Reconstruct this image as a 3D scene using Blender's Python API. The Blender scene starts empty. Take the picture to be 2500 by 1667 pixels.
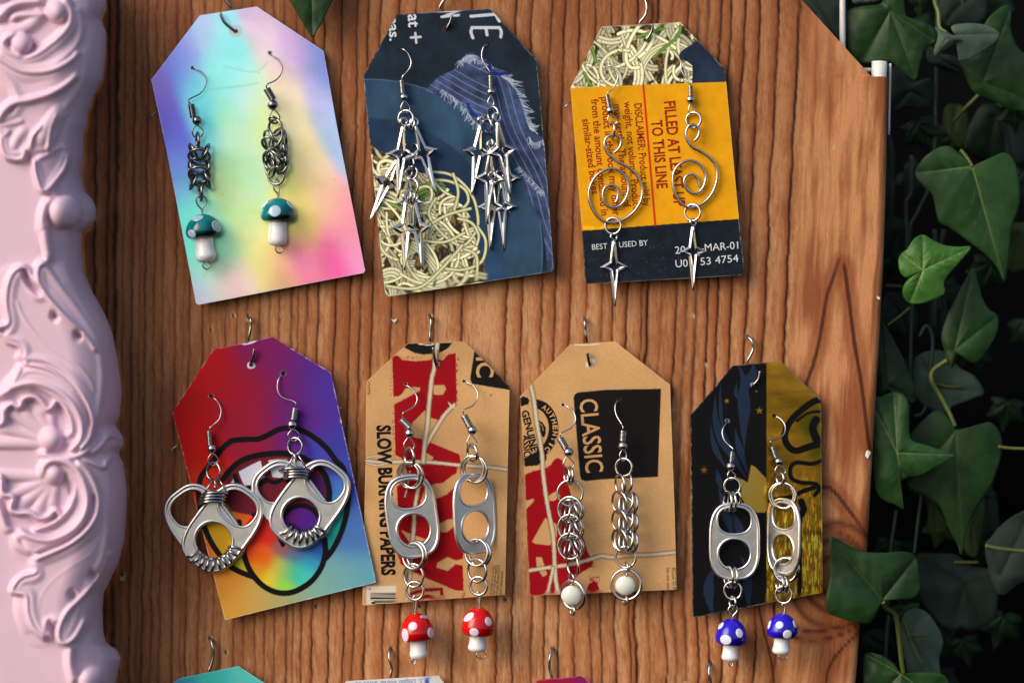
import bpy, math, random
import numpy as np
from mathutils import Vector, Quaternion, Matrix

# ------------------------------------------------------------------ camera, light
P = 0.000135            # metres per photo pixel on the board plane
DC = 5904.0             # camera distance in photo pixels
SC = bpy.context.scene
C = SC.collection
R = math.radians
cd = bpy.data.cameras.new("camera"); cam = bpy.data.objects.new("camera", cd); C.objects.link(cam)
cam.location = (0, -DC*P, 0); cam.rotation_euler = (R(90), 0, 0)
cd.sensor_width = 36; cd.lens = 36*DC/2500
cd.clip_start = 0.02; cd.clip_end = 60
cd.dof.use_dof = True; cd.dof.focus_distance = (DC-38)*P; cd.dof.aperture_fstop = 4.6
SC.camera = cam
SUN_TO = Vector((-0.70, -0.52, 0.49)).normalized()
w = bpy.data.worlds.new("World"); SC.world = w; w.use_nodes = True
nt = w.node_tree; nt.nodes.clear()
sk = nt.nodes.new("ShaderNodeTexSky"); sk.sky_type = 'NISHITA'; sk.sun_disc = False
sk.sun_elevation = math.asin(SUN_TO.z); sk.sun_rotation = math.atan2(SUN_TO.x, SUN_TO.y) % (2*math.pi)
sk.air_density = 1.0; sk.dust_density = 3.0; sk.ozone_density = 0.6
bg = nt.nodes.new("ShaderNodeBackground"); bg.inputs[1].default_value = 0.135
wo = nt.nodes.new("ShaderNodeOutputWorld")
nt.links.new(sk.outputs[0], bg.inputs[0]); nt.links.new(bg.outputs[0], wo.inputs[0])
sl = bpy.data.lights.new("sun", 'SUN'); sl.energy = 1.2; sl.angle = R(42); sl.color = (1.0, 0.93, 0.84)
so = bpy.data.objects.new("sun", sl); C.objects.link(so)
so.rotation_euler = SUN_TO.to_track_quat('Z', 'Y').to_euler()
SC.view_settings.view_transform = 'Standard'; SC.view_settings.look = 'None'
SC.view_settings.exposure = 0.45; SC.view_settings.gamma = 1.0
SC.cycles.use_denoising = True
SC.cycles.max_bounces = 6

# ------------------------------------------------------------------ helpers
def pos(x, y, d=0.0):
    s = 1 - d/DC
    return Vector(((x-1250)*P*s, -d*P, -(y-833.5)*P*s))
def posA(x, y, d):
    x = np.asarray(x, float); y = np.asarray(y, float); d = np.asarray(d, float) + 0*x
    s = 1 - d/DC
    return np.stack([(x-1250)*P*s, -d*P, -(y-833.5)*P*s], -1)
def crop(x0, y0, s):
    def f(*a):
        if len(a) == 2: return (x0+a[0]/s, y0+a[1]/s)
        return [(x0+p[0]/s, y0+p[1]/s) for p in a[0]]
    f.s = s
    return f
cA = crop(350, 0, 3.92); cB = crop(350, 350, 3.92); cC = crop(870, 0, 4.238); cD = crop(870, 350, 4.02)
cE = crop(1360, 30, 4.238); cF = crop(1360, 380, 4.02); cG = crop(400, 760, 3.92); cH = crop(400, 1130, 3.92)
cI = crop(870, 760, 3.92); cJ = crop(870, 1140, 3.135); cK = crop(1250, 760, 3.919); cL = crop(1250, 1140, 4.126)
cM = crop(1650, 800, 3.92); cN = crop(1650, 1180, 3.22)
cO1 = crop(0, 0, 2.8); cO2 = crop(0, 540, 2.8); cO3 = crop(0, 1100, 2.766)
cR1 = crop(1900, 0, 2.8); cR2 = crop(1900, 540, 2.8); cR3 = crop(1900, 1100, 2.765)
cS1 = crop(300, 1500, 2.767); cS2 = crop(1150, 1500, 2.767)

def s2l(c):
    c = np.asarray(c, float)
    return np.where(c <= 0.04045, c/12.92, ((c+0.055)/1.055)**2.4)
def rgb(r, g, b): return tuple(float(v) for v in s2l(np.array([r, g, b])/255.0)) + (1.0,)

def tag(o, label=None, cat=None, group=None, kind=None):
    if label: o["label"] = label
    if cat: o["category"] = cat
    if group: o["group"] = group
    if kind: o["kind"] = kind
    return o
def thing(name, label, cat, origin, group=None):
    o = bpy.data.objects.new(name, None); C.objects.link(o)
    o.empty_display_size = 0.005
    o.location = origin
    return tag(o, label, cat, group)
def world_of(o):
    v = Vector((0, 0, 0))
    while o is not None:
        v = v + o.location; o = o.parent
    return v

class MB:
    def __init__(s): s.v = []; s.f = []; s.n = 0
    def add(s, v, f):
        v = np.asarray(v, float); s.v.append(v)
        s.f += [tuple(int(i)+s.n for i in q) for q in f]; s.n += len(v); return s
    def build(s, name, mat, parent=None, origin=None, smooth=True):
        v = np.concatenate(s.v) if s.v else np.zeros((0, 3))
        if parent is not None: o0 = np.array(world_of(parent))
        else: o0 = np.array(origin if origin is not None else (0, 0, 0))
        me = bpy.data.meshes.new(name); me.from_pydata((v-o0).tolist(), [], s.f)
        if smooth: me.polygons.foreach_set("use_smooth", [True]*len(me.polygons))
        me.materials.append(mat); me.update()
        o = bpy.data.objects.new(name, me); C.objects.link(o)
        if parent is not None: o.parent = parent
        else: o.location = o0
        return o

def cr(pts, n=6, closed=False):
    """Catmull-Rom through points (any dimension)."""
    p = np.asarray(pts, float); m = len(p); out = []
    rng = range(m) if closed else range(m-1)
    for i in rng:
        if closed: a, b, c_, d = p[(i-1) % m], p[i], p[(i+1) % m], p[(i+2) % m]
        else: a, b, c_, d = p[max(i-1, 0)], p[i], p[i+1], p[min(i+2, m-1)]
        for k in range(n):
            t = k/n
            out.append(0.5*((2*b)+(-a+c_)*t+(2*a-5*b+4*c_-d)*t*t+(-a+3*b-3*c_+d)*t**3))
    if not closed: out.append(p[-1])
    return np.array(out)

def tube(pts, r, seg=8, closed=False, cap=True):
    p = np.asarray(pts, float); n = len(p)
    r = np.full(n, r) if np.isscalar(r) else np.asarray(r)
    if closed: t = np.roll(p, -1, 0)-np.roll(p, 1, 0)
    else: t = np.gradient(p, axis=0)
    t /= np.linalg.norm(t, axis=1)[:, None]+1e-12
    ref = np.array([0.0, 1.0, 0.0]) if abs(t[0][1]) < 0.9 else np.array([1.0, 0, 0])
    u = np.cross(t[0], ref); u /= np.linalg.norm(u)
    V = []
    for i in range(n):
        u = u-t[i]*np.dot(u, t[i]); u /= np.linalg.norm(u)+1e-12
        b = np.cross(t[i], u)
        a = np.arange(seg)*2*math.pi/seg
        V.append(p[i]+r[i]*(np.cos(a)[:, None]*u+np.sin(a)[:, None]*b))
    V = np.concatenate(V); F = []
    for i in range(n if closed else n-1):
        j = (i+1) % n
        for k in range(seg):
            l = (k+1) % seg
            F.append((i*seg+k, j*seg+k, j*seg+l, i*seg+l))
    if cap and not closed:
        F.append(tuple(range(seg))); F.append(tuple((n-1)*seg+k for k in reversed(range(seg))))
    return V, F

def path3(pts, ds, n=6, closed=False):
    """pixel polyline + depths -> smooth world points"""
    if np.isscalar(ds): ds = [ds]*len(pts)
    w3 = [tuple(pos(p[0], p[1], d)) for p, d in zip(pts, ds)]
    return cr(w3, n, closed)

# ------------------------------------------------------------------ materials
def nodes_of(m):
    m.use_nodes = True
    t = m.node_tree; b = t.nodes.get("Principled BSDF")
    return t, b
def N(t, typ, **kw):
    n = t.nodes.new(typ)
    for k, v in kw.items(): setattr(n, k, v)
    return n
def objcoord(t, scale=(1, 1, 1)):
    tc = N(t, "ShaderNodeTexCoord"); mp = N(t, "ShaderNodeMapping")
    mp.inputs['Scale'].default_value = scale
    t.links.new(tc.outputs['Object'], mp.inputs[0]); return mp.outputs[0]
def noise(t, vec, scale, detail=3, rough=0.5):
    n = N(t, "ShaderNodeTexNoise"); n.inputs['Scale'].default_value = scale
    n.inputs['Detail'].default_value = detail; n.inputs['Roughness'].default_value = rough
    t.links.new(vec, n.inputs['Vector']); return n.outputs[0]
def ramp(t, fac, stops):
    r = N(t, "ShaderNodeValToRGB"); e = r.color_ramp.elements
    e[0].position, e[0].color = stops[0]; e[1].position, e[1].color = stops[-1]
    for p_, c_ in stops[1:-1]:
        x = e.new(p_); x.color = c_
    t.links.new(fac, r.inputs[0]); return r.outputs[0]
def bump(t, b, h, strength, dist=0.0001):
    n = N(t, "ShaderNodeBump"); n.inputs['Strength'].default_value = strength; n.inputs['Distance'].default_value = dist
    t.links.new(h, n.inputs['Height']); t.links.new(n.outputs[0], b.inputs['Normal'])
def mat(name, col, rough=0.5, metal=0.0, var=0.12, vscale=300, bumps=0.0, bscale=800, coat=0.0, sss=0.0, spec=0.5):
    m = bpy.data.materials.new(name); t, b = nodes_of(m)
    v = objcoord(t); c = np.array(col[:3])
    lo = tuple(np.clip(c*(1-var), 0, 1))+(1,); hi = tuple(np.clip(c*(1+var), 0, 1))+(1,)
    t.links.new(ramp(t, noise(t, v, vscale), [(0.3, lo), (0.7, hi)]), b.inputs['Base Color'])
    b.inputs['Roughness'].default_value = rough; b.inputs['Metallic'].default_value = metal
    b.inputs['Coat Weight'].default_value = coat; b.inputs['Coat Roughness'].default_value = 0.05
    b.inputs['Specular IOR Level'].default_value = spec
    if sss:
        b.inputs['Subsurface Weight'].default_value = sss; b.inputs['Subsurface Scale'].default_value = 0.002
        b.inputs['Subsurface Radius'].default_value = (1, 0.6, 0.5)
    if bumps: bump(t, b, noise(t, v, bscale, 4), bumps)
    return m
def metal(name, base, rough, tint=0.1, scale=260, bumps=0.03):
    """silver-coloured wire with faint violet and green reflections painted into its colour"""
    m = bpy.data.materials.new(name); t, b = nodes_of(m); v = objcoord(t)
    a = base
    st = [(0.25, (a*(1-tint*0.2), a*(1+tint*0.35), a*(1-tint*0.3), 1)), (0.42, (a, a, a, 1)),
          (0.58, (a*0.97, a*0.96, a*0.98, 1)), (0.75, (a*(1+tint*0.2), a*(1-tint*0.8), a*(1+tint*0.5), 1))]
    t.links.new(ramp(t, noise(t, v, scale, 2), st), b.inputs['Base Color'])
    b.inputs['Metallic'].default_value = 1.0
    rr = N(t, "ShaderNodeMapRange"); rr.inputs['To Min'].default_value = rough*0.7; rr.inputs['To Max'].default_value = rough*1.4
    t.links.new(noise(t, v, 900, 4, 0.6), rr.inputs[0]); t.links.new(rr.outputs[0], b.inputs['Roughness'])
    bump(t, b, noise(t, v, 1500, 4, 0.6), bumps)
    return m
def attr_mat(name, rough=0.6, metal_=0.0, grain=0.08, gscale=(1, 1, 1), gs=1500, bumps=0.0, coat=0.0, spec=0.5):
    m = bpy.data.materials.new(name); t, b = nodes_of(m)
    at = N(t, "ShaderNodeAttribute", attribute_name="Col")
    n = noise(t, objcoord(t, gscale), gs, 4, 0.65)
    mr = N(t, "ShaderNodeMapRange"); mr.inputs['From Min'].default_value = 0.25; mr.inputs['From Max'].default_value = 0.75
    mr.inputs['To Min'].default_value = 1-grain; mr.inputs['To Max'].default_value = 1+grain
    t.links.new(n, mr.inputs[0])
    mx = N(t, "ShaderNodeVectorMath", operation='SCALE')
    t.links.new(at.outputs['Color'], mx.inputs[0]); t.links.new(mr.outputs[0], mx.inputs['Scale'])
    t.links.new(mx.outputs[0], b.inputs['Base Color'])
    b.inputs['Roughness'].default_value = rough; b.inputs['Metallic'].default_value = metal_
    b.inputs['Coat Weight'].default_value = coat; b.inputs['Specular IOR Level'].default_value = spec
    if bumps: bump(t, b, n, bumps)
    return m, t, b

# ------------------------------------------------------------------ numpy painting in photo pixels
def hash2(ix, iy, seed):
    h = (ix.astype(np.int64)*374761393+iy.astype(np.int64)*668265263+seed*974711) & 0xffffffff
    h = ((h ^ (h >> 13))*1274126177) & 0xffffffff
    return ((h ^ (h >> 16)) & 0xffff)/65535.0
def vn(x, y, seed=0):
    ix = np.floor(x); iy = np.floor(y); fx = x-ix; fy = y-iy
    fx = fx*fx*(3-2*fx); fy = fy*fy*(3-2*fy)
    a = hash2(ix, iy, seed); b = hash2(ix+1, iy, seed); c = hash2(ix, iy+1, seed); d = hash2(ix+1, iy+1, seed)
    return (a*(1-fx)+b*fx)*(1-fy)+(c*(1-fx)+d*fx)*fy
def fbm(x, y, seed=0, oct=3):
    s = 0; a = 0.5; t = 0
    for k in range(oct):
        s = s+a*vn(x*2**k, y*2**k, seed+k*17); t += a; a *= 0.55
    return s/t
def seg_dist(X, Y, pts):
    """distance to polyline and arc length parameter"""
    best = np.full(X.shape, 1e9); par = np.zeros(X.shape); acc = 0.0
    for i in range(len(pts)-1):
        ax, ay = pts[i][:2]; bx, by = pts[i+1][:2]
        dx, dy = bx-ax, by-ay; L2 = dx*dx+dy*dy+1e-9; L = math.sqrt(L2)
        t = np.clip(((X-ax)*dx+(Y-ay)*dy)/L2, 0, 1)
        d = np.hypot(X-ax-t*dx, Y-ay-t*dy)
        m = d < best
        best = np.where(m, d, best); par = np.where(m, acc+t*L, par); acc += L
    return best, par, acc
class Ras:
    def fieldg(s, ctrl, sig, idx=None):
        if idx is None: idx = np.arange(len(s.X))
        X = s.X[idx]; Y = s.Y[idx]; W = 1e-12; S = 0
        for (x, y, r_, g, b) in ctrl:
            d2 = (X-x)**2+(Y-y)**2
            w_ = np.exp(-d2/(2*sig*sig))+1e-3*np.exp(-d2/(2*(3*sig)**2))+1e-9
            W = W+w_; S = S+w_[:, None]*np.array([r_, g, b])/255.0
        return S/W[:, None]
    def __init__(s, X, Y, base):
        s.X = X; s.Y = Y; s.C = np.zeros((len(X), 3))+np.array(base)/255.0
    def sub(s, x0, y0, x1, y1):
        return np.nonzero((s.X > x0) & (s.X < x1) & (s.Y > y0) & (s.Y < y1))[0]
    def mix(s, idx, cov, col):
        col = np.asarray(col, float)/255.0
        s.C[idx] = s.C[idx]*(1-cov[:, None])+col*cov[:, None]
    def poly(s, pts, col, soft=0.7, jag=0.0, jseed=3):
        p = np.array(pts); idx = s.sub(p[:, 0].min()-5, p[:, 1].min()-5, p[:, 0].max()+5, p[:, 1].max()+5)
        if len(idx) == 0: return
        X = s.X[idx]; Y = s.Y[idx]
        ins = np.zeros(len(idx), bool); n = len(p)
        for i in range(n):
            x1, y1 = p[i]; x2, y2 = p[(i+1) % n]
            if y1 == y2: continue
            c = ((y1 > Y) != (y2 > Y)) & (X < (x2-x1)*(Y-y1)/(y2-y1)+x1); ins ^= c
        d, _, _ = seg_dist(X, Y, list(pts)+[pts[0]])
        sd = np.where(ins, d, -d)
        if jag: sd = sd+(fbm(X/2.2, Y/2.2, jseed)-0.5)*jag*2
        s.mix(idx, np.clip(0.5+sd/(2*soft), 0, 1), col)
    def stroke(s, pts, w, col, soft=0.7, smooth=6, col2=None, jag=0.0, alpha=1.0, twist=0.0, taper=False):
        q = cr(pts, smooth) if smooth else np.array(pts)
        idx = s.sub(q[:, 0].min()-w-3, q[:, 1].min()-w-3, q[:, 0].max()+w+3, q[:, 1].max()+w+3)
        if len(idx) == 0: return
        X = s.X[idx]; Y = s.Y[idx]; d, par, L = seg_dist(X, Y, q)
        ww = w*0.5
        if taper: ww = ww*np.clip(np.minimum(par, L-par)/(L*0.45+1e-6), 0.05, 1)
        if jag: ww = ww+(fbm(X/3, Y/3, 5)-0.5)*jag*2
        cov = np.clip(0.5+(ww-d)/(2*soft), 0, 1)*alpha
        c1 = np.asarray(col, float)
        if col2 is not None:
            k = np.clip(d/(w*0.5), 0, 1)[:, None]**1.6
            cc = c1*(1-k)+np.asarray(col2, float)*k
        else: cc = np.tile(c1, (len(idx), 1))
        if twist: cc = cc*(1+twist*np.sin((par*0.9+d*1.6))[:, None])
        s.C[idx] = s.C[idx]*(1-cov[:, None])+cc/255.0*cov[:, None]
    def dot(s, x, y, rx, ry, col, ang=0, soft=0.7, jag=0):
        r = max(rx, ry); idx = s.sub(x-r-4, y-r-4, x+r+4, y+r+4)
        if len(idx) == 0: return
        X = s.X[idx]-x; Y = s.Y[idx]-y; c, n_ = math.cos(R(ang)), math.sin(R(ang))
        u = X*c+Y*n_; v = -X*n_+Y*c
        k = np.hypot(u/rx, v/ry); sd = (1-k)*min(rx, ry)
        if jag: sd = sd+(fbm(s.X[idx]/2.2, s.Y[idx]/2.2, 9)-0.5)*jag*2
        s.mix(idx, np.clip(0.5+sd/(2*soft), 0, 1), col)
    def field(s, ctrl, eps=14, power=1.5, idx=None):
        if idx is None: idx = np.arange(len(s.X))
        X = s.X[idx]; Y = s.Y[idx]; W = 0; S = 0
        for (x, y, r_, g, b) in ctrl:
            w_ = 1/(((X-x)**2+(Y-y)**2+eps*eps)**power)
            W = W+w_; S = S+w_[:, None]*np.array([r_, g, b])/255.0
        return S/W[:, None]
def set_col(me, lin):
    a = me.color_attributes.new("Col", 'FLOAT_COLOR', 'POINT')
    buf = np.ones((len(lin), 4), np.float32); buf[:, :3] = lin
    a.data.foreach_set("color", buf.ravel())
def grid_mesh(name, V, ny, nx, extra_v=None, extra_f=None):
    ii = np.arange((ny-1)*(nx-1)); r = ii//(nx-1); c = ii % (nx-1); a = r*nx+c
    F = np.stack([a, a+nx, a+nx+1, a+1], 1).astype(np.int32)
    me = bpy.data.meshes.new(name)
    ev = extra_v if extra_v is not None else np.zeros((0, 3)); ef = extra_f or []
    allv = np.concatenate([V, ev]).astype(np.float32)
    lo = [4]*len(F)+[len(f) for f in ef]
    idx = np.concatenate([F.ravel(), np.array([i for f in ef for i in f], np.int32)]) if ef else F.ravel()
    me.vertices.add(len(allv)); me.vertices.foreach_set("co", allv.ravel())
    me.loops.add(len(idx)); me.loops.foreach_set("vertex_index", idx.astype(np.int32))
    me.polygons.add(len(lo)); st = np.concatenate([[0], np.cumsum(lo)[:-1]]).astype(np.int32)
    me.polygons.foreach_set("loop_start", st)
    me.polygons.foreach_set("loop_total", np.array(lo, np.int32))
    me.update(calc_edges=True); me.validate()
    return me
# ------------------------------------------------------------------ backdrop
m_black = mat("black_cloth", (0.004, 0.0042, 0.005), 1.0, 0, 0.4, 12, 0.0, spec=0.0)
gx, gy = np.meshgrid(np.linspace(-6500, 9500, 90), np.linspace(-5500, 7500, 70))
dd = -1150+70*(fbm(gx/420, gy/1600, 4)-0.5)+40*(vn(gx/150, gy/2500, 8)-.5)
Vb = np.stack([(gx.ravel()-1250)*P, -dd.ravel()*P, -(gy.ravel()-833)*P], 1)
me = grid_mesh("backdrop", Vb, 70, 90); me.materials.append(m_black)
me.polygons.foreach_set("use_smooth", [True]*len(me.polygons))
o = bpy.data.objects.new("backdrop", me); C.objects.link(o); tag(o, kind="structure")

# ------------------------------------------------------------------ wood-print panel
def edge_x(y):
    return np.interp(y, [-200, 0, 187, 540, 700, 897, 1058, 1331, 1516, 1667, 2000], [2178, 2176, 2172, 2164, 2157, 2146, 2136, 2121, 2104, 2092, 2066])
def right_x(y):
    e = edge_x(y)
    diag = np.interp(y, [-400, 0, 187.5], [1600, 1957, 2128])
    return np.where(y < 187, np.minimum(e, diag), e)
LN = [(262,.75,7),(281,.95,9),(300,.3,4),(323,.5,6),(341,.25,4),(355,.55,5),(377,.35,5),(398,.35,5),(428,.5,5),(447,.25,3),(462,.5,5),(494,.45,6),(512,.2,3),
      (530,.35,4),(549,.4,4),(579,.5,4),(604,.4,4),(634,.4,5),(657,.4,4),(681,.45,4),(712,.55,6),(728,.4,4),(749,.6,5),(776,.85,4),(818,.85,4),
      (855,.85,4),(880,.75,4.5),(909,.9,4),(955,.85,4),(995,.8,4.5),(1059,.75,4.5),(1128,.7,5),(1236,.85,4.5),(1275,.8,4),(1322,.6,4.5),
      (1355,.75,4.5),(1391,.9,4),(1430,.85,4),(1469,.5,5),(1495,.65,4.5),(1530,.9,4),(1565,.75,4.5),(1579,.95,6),(1612,.3,4),(1650,.85,4.5),
      (1673,.4,8),(1698,.45,8),(1728,.95,4.5),(1752,.9,4.5),(1785,.95,4.5),(1823,.97,4.5),(1868,.97,5),(1918,.97,5.5),
      (20,.6,5),(60,.6,5),(110,.6,6),(150,.5,5),(190,.6,5),(230,.6,6)]
def wood_rgb(X, Y):
    k = 0.008+0.042*np.clip((X-250)/1900, 0, 1)
    wob = 9*(fbm(X/300, Y/330, 21)-.5)+8.5*(fbm(X/48, Y/85, 22)-.5)
    u = X+k*(Y-770)+wob*np.clip(np.abs(Y-770)/200+.35, 0, 1)
    ch = np.clip((Y-1350)/300, 0, 1)*np.clip((X-1150)/500, 0, 1)
    u = u+ch*14*np.sin(Y/90.0+X/300.0)
    jit = 3.0*(vn(X/40, Y/14, 31)-.5)+1.6*(vn(X/40, Y/5, 32)-.5)
    uj = u+jit
    tan = np.array([194, 148, 106.]); mid = np.array([158, 104, 66.]); rust = np.array([132, 68, 30.]); dark = np.array([44, 18, 8.])
    bl = fbm(u/60, Y/260, 41); bl2 = fbm(u/9, Y/60, 42); bl3 = fbm(u/4.0, Y/26, 43)
    sp = vn(X/3.1, Y/5.5, 44); m = np.clip(0.48+1.8*(bl-.5)+1.3*(bl2-.5)+.9*(bl3-.5)+.55*(sp-.5), 0, 1)[:, None]
    col = mid*(1-m)+tan*m
    lx = np.array(sorted(l[0] for l in LN)); D = {l[0]: l for l in LN}
    # rust shoulder on the left of each dark line, lighter rib behind it
    j = np.clip(np.searchsorted(lx, uj), 0, len(lx)-1); dr = np.abs(lx[j]-uj)
    strn = np.array([D[v][1] for v in lx])[j]
    sh = np.exp(-(dr/13.0)**1.3)*strn*np.where(uj < lx[-1]+3, 1, 0)*(0.55+.7*vn(u/30, Y/190, 51))
    sh = np.clip(sh, 0, .95)[:, None]; col = col*(1-sh)+rust*sh
    dl = np.abs(uj-lx[np.clip(j-1, 0, len(lx)-1)])
    sh2 = (np.exp(-dl/4.0)*0.45*strn)[:, None]; col = col*(1-sh2)+rust*sh2
    for (x0, s, wd) in LN:
        mm = np.abs(uj-x0) < wd*3
        if not mm.any(): continue
        q = Y[mm]
        vary = np.clip(0.35+1.15*fbm(q*0+x0*3.1, q/95.0, 61), 0, 1.1)*np.clip(.55+.8*vn(q*0+x0*1.7, q/17.0, 62), 0, 1.05)
        c_ = np.clip(s*vary*1.15*np.exp(-(np.abs(uj[mm]-x0)/(wd*.56))**2), 0, 1)[:, None]
        col[mm] = col[mm]*(1-c_)+dark*c_
    # light falloff painted into the print: redder, darker top and left, paler low middle
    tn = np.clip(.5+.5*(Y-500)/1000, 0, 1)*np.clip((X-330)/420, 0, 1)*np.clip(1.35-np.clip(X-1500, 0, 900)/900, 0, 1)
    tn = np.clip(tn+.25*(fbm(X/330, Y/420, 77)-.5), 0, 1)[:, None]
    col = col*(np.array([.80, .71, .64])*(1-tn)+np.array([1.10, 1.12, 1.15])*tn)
    # fine short fibres
    fb = vn(u/2.2, Y/34.0, 71)
    dk = np.clip((fb-.74)*2.6, 0, .5)[:, None]; col = col*(1-dk)+rust*dk
    # plain flame figure on the right with its own strokes
    fl = np.clip((u-1930)/18, 0, 1)
    g = fbm(u/13, Y/240, 81); g2 = fbm(u/60, Y/180, 82); g3 = fbm(u/4.5, Y/90, 83)
    q = np.clip(.5+1.9*(g2-.5)+1.4*(g-.5)+.9*(g3-.5), 0, 1)[:, None]
    cf = np.array([140, 80, 48.])*(1-q)+np.array([194, 136, 92.])*q
    col = col*(1-fl[:, None])+cf*fl[:, None]
    r = Ras(X, Y, (0, 0, 0)); r.C = col/255.0
    dk_ = (70, 32, 20)
    def line(pts, w0, a=.9, halo=1.5):
        r.stroke(pts, w0*5, (128, 68, 36), soft=6, alpha=.35*halo); r.stroke(pts, w0, dk_, soft=1.6, jag=1.4, alpha=a)
    line([(2048, 636), (2030, 690), (2018, 726), (2000, 833), (1985, 890), (1965, 950), (1950, 1020)], 8.5)
    line([(2061, 647), (2071, 719), (2086, 836), (2104, 944), (2118, 1058), (2124, 1095)], 9)
    line([(1990, 1190), (2005, 1186), (2033, 1196), (2068, 1239), (2100, 1282), (2119, 1315)], 9)
    line([(1990, 1300), (2007, 1298), (2037, 1296), (2076, 1312), (2107, 1343)], 5)
    kx, ky = 2040, 1405
    ii = r.sub(1890, 1260, 2200, 1580)
    if len(ii):
        xx = X[ii]-kx; yy = Y[ii]-ky
        e = np.hypot(xx/(1.0), yy/1.12)+8*(fbm(xx/40, yy/40, 91)-.5)
        a = np.clip((150-e)/40, 0, 1)
        rg = (.5+.5*np.sin(e/5.6))**3*a*.75
        r.C[ii] = r.C[ii]*(1-.5*a[:, None])+np.array([132, 70, 36])/255*.5*a[:, None]
        r.C[ii] = r.C[ii]*(1-rg[:, None])+np.array([74, 36, 20])/255*rg[:, None]
    line([(1925, 1520), (1950, 1534), (1989, 1542), (2048, 1530), (2100, 1518)], 5)
    line([(1920, 1545), (1950, 1558), (1997, 1562), (2060, 1546), (2104, 1522)], 4.5)
    line([(2102, 1538), (2068, 1570), (2037, 1605), (2021, 1640), (2014, 1700)], 6)
    line([(1840, 1430), (1852, 1478), (1864, 1537), (1880, 1596), (1889, 1664), (1893, 1750)], 6)
    # pin holes
    for (x, y, rx, ry) in [(569,768,4,4),(515,805,2,2),(551,1590,3.5,2.5),(1024,1482,3.5,4),(1772,1478,4,4),(1233,1461,5,4),(1691,768,3,3),(1398,1500,3,2.5),
                           (298,1405,4.5,4.5),(1724,884,4.2,4.2),(1673,1664,4,3),(771,1480,4,3),(2035,357,3,3),(930,1390,3,2),(605,774,4,4),(1050,773,4,4),(1426,777,4,4),(1825,820,4,4),(512,1555,4,4),(954,1583,5,4.5),(1350,1583,5,4.5),(1733,1618,5,4)]:
        r.dot(x+1, y+1.5, rx*1.7, ry*1.7, (190, 160, 130), soft=1.2, jag=1.5); r.dot(x, y, rx, ry, (14, 8, 5), jag=1)
    return r.C
NXB, NYB = 1010, 236
ys = np.sort(np.concatenate([np.linspace(-160, 1830, NYB-2), [186.98, 187.02]])); t = np.linspace(0, 1, NXB)
xr = right_x(ys)
TR = 22.0
NL = 905; tl = np.linspace(0, 1, NL); tr = np.linspace(0, 1, NXB-NL+1)[1:]; xr = np.maximum(xr, 1906)
XX = np.concatenate([np.repeat((-330+2230*tl)[None], NYB, 0), 1900+(xr[:, None]-1900)*tr[None]], 1); YY = np.repeat(ys[:, None], NXB, 1)
# wrap the last strip around the tube that carries the sheet
ex = edge_x(ys)[:, None]; k = np.clip((XX-(ex-TR))/TR, 0, 1)
DD = -TR*(1-np.sqrt(np.clip(1-k**2, 0, 1)))
DD += 1.6*(fbm(XX/260, YY/420, 5)-.5)*2
Vw = posA(XX.ravel(), YY.ravel(), np.zeros(XX.size)); Vw[:, 1] = -DD.ravel()*P
nb = NXB*NYB
# turned-back rim + back sheet
rim = []
for off_x, dd_ in ((-1.5, -TR*1.5), (-TR, -TR*2)):
    q = posA(xr+off_x, ys, np.zeros(NYB)); q[:, 1] = -dd_*P; rim.append(q)
ev = np.concatenate(rim); ef = []
for i in range(NYB-1):
    a0 = i*NXB+NXB-1; a1 = (i+1)*NXB+NXB-1
    ef.append((a0, a1, nb+i+1, nb+i)); ef.append((nb+i, nb+i+1, nb+NYB+i+1, nb+NYB+i))
me = grid_mesh("wood_panel", Vw, NYB, NXB, ev, ef)
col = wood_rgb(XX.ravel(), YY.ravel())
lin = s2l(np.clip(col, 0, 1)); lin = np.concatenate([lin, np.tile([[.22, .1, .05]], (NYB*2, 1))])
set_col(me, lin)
m_wood, t_, b_ = attr_mat("wood_print", 0.6, 0, 0.17, (1, 1, .3), 1500, 0.10, spec=0.2)
me.materials.append(m_wood); me.polygons.foreach_set("use_smooth", [True]*len(me.polygons))
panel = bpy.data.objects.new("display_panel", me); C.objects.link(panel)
tag(panel, "tall wood-print display panel with a cut top right corner behind the earring cards", "panel")
m_white = mat("white_plastic", rgb(212, 212, 208), 0.4, 0, 0.06, 120)
mb = MB(); yy = np.linspace(148, 1830, 40)
mb.add(*tube([tuple(Vector(((edge_x(y)-TR-1250)*P, TR*P*1.1, -(y-833.5)*P))) for y in yy], (TR-3)*P, 20)); mb.build("edge_tube", m_white, panel)
mb = MB(); mb.add(*tube([tuple(pos(2057, y, -60)) for y in (-250, 0, 400, 900)], 7.5*P, 14)); 
mb.build("upright_rod", m_white, panel)
mb = MB(); mb.add(*tube([tuple(pos(x, 172, -66)) for x in (2040, 2100, 2165)], 6*P, 12)); mb.build("cross_rod", m_white, panel)
mb = MB(); mb.add(*tube([tuple(pos(edge_x(y)+1.0, y, -42)) for y in np.linspace(156, 330, 10)], 3*P, 10)); mb.build("back_strip", m_white, panel)
# torn paper flecks and a staple stub
def flake(pts, d, name="paper_fleck"):
    mb = MB(); v = [tuple(pos(x, y, d+(i % 2)*1.5)) for i, (x, y) in enumerate(pts)]
    vb = [tuple(pos(x, y, d-1)) for x, y in pts]; n = len(pts)
    mb.add(v+vb, [tuple(range(n))]+[(i, (i+1) % n, n+(i+1) % n, n+i) for i in range(n)]); mb.build(name, m_white, panel, smooth=False)
flake([(955, 778), (961, 781), (970, 777), (967, 784), (964, 790), (960, 786)], 2.5)
flake([(2114, 1103), (2119, 1098), (2126, 1104), (2119, 1119), (2112, 1113)], 2)
flake([(2139, 726), (2143, 722), (2149, 727), (2146, 732)], 3)
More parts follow.
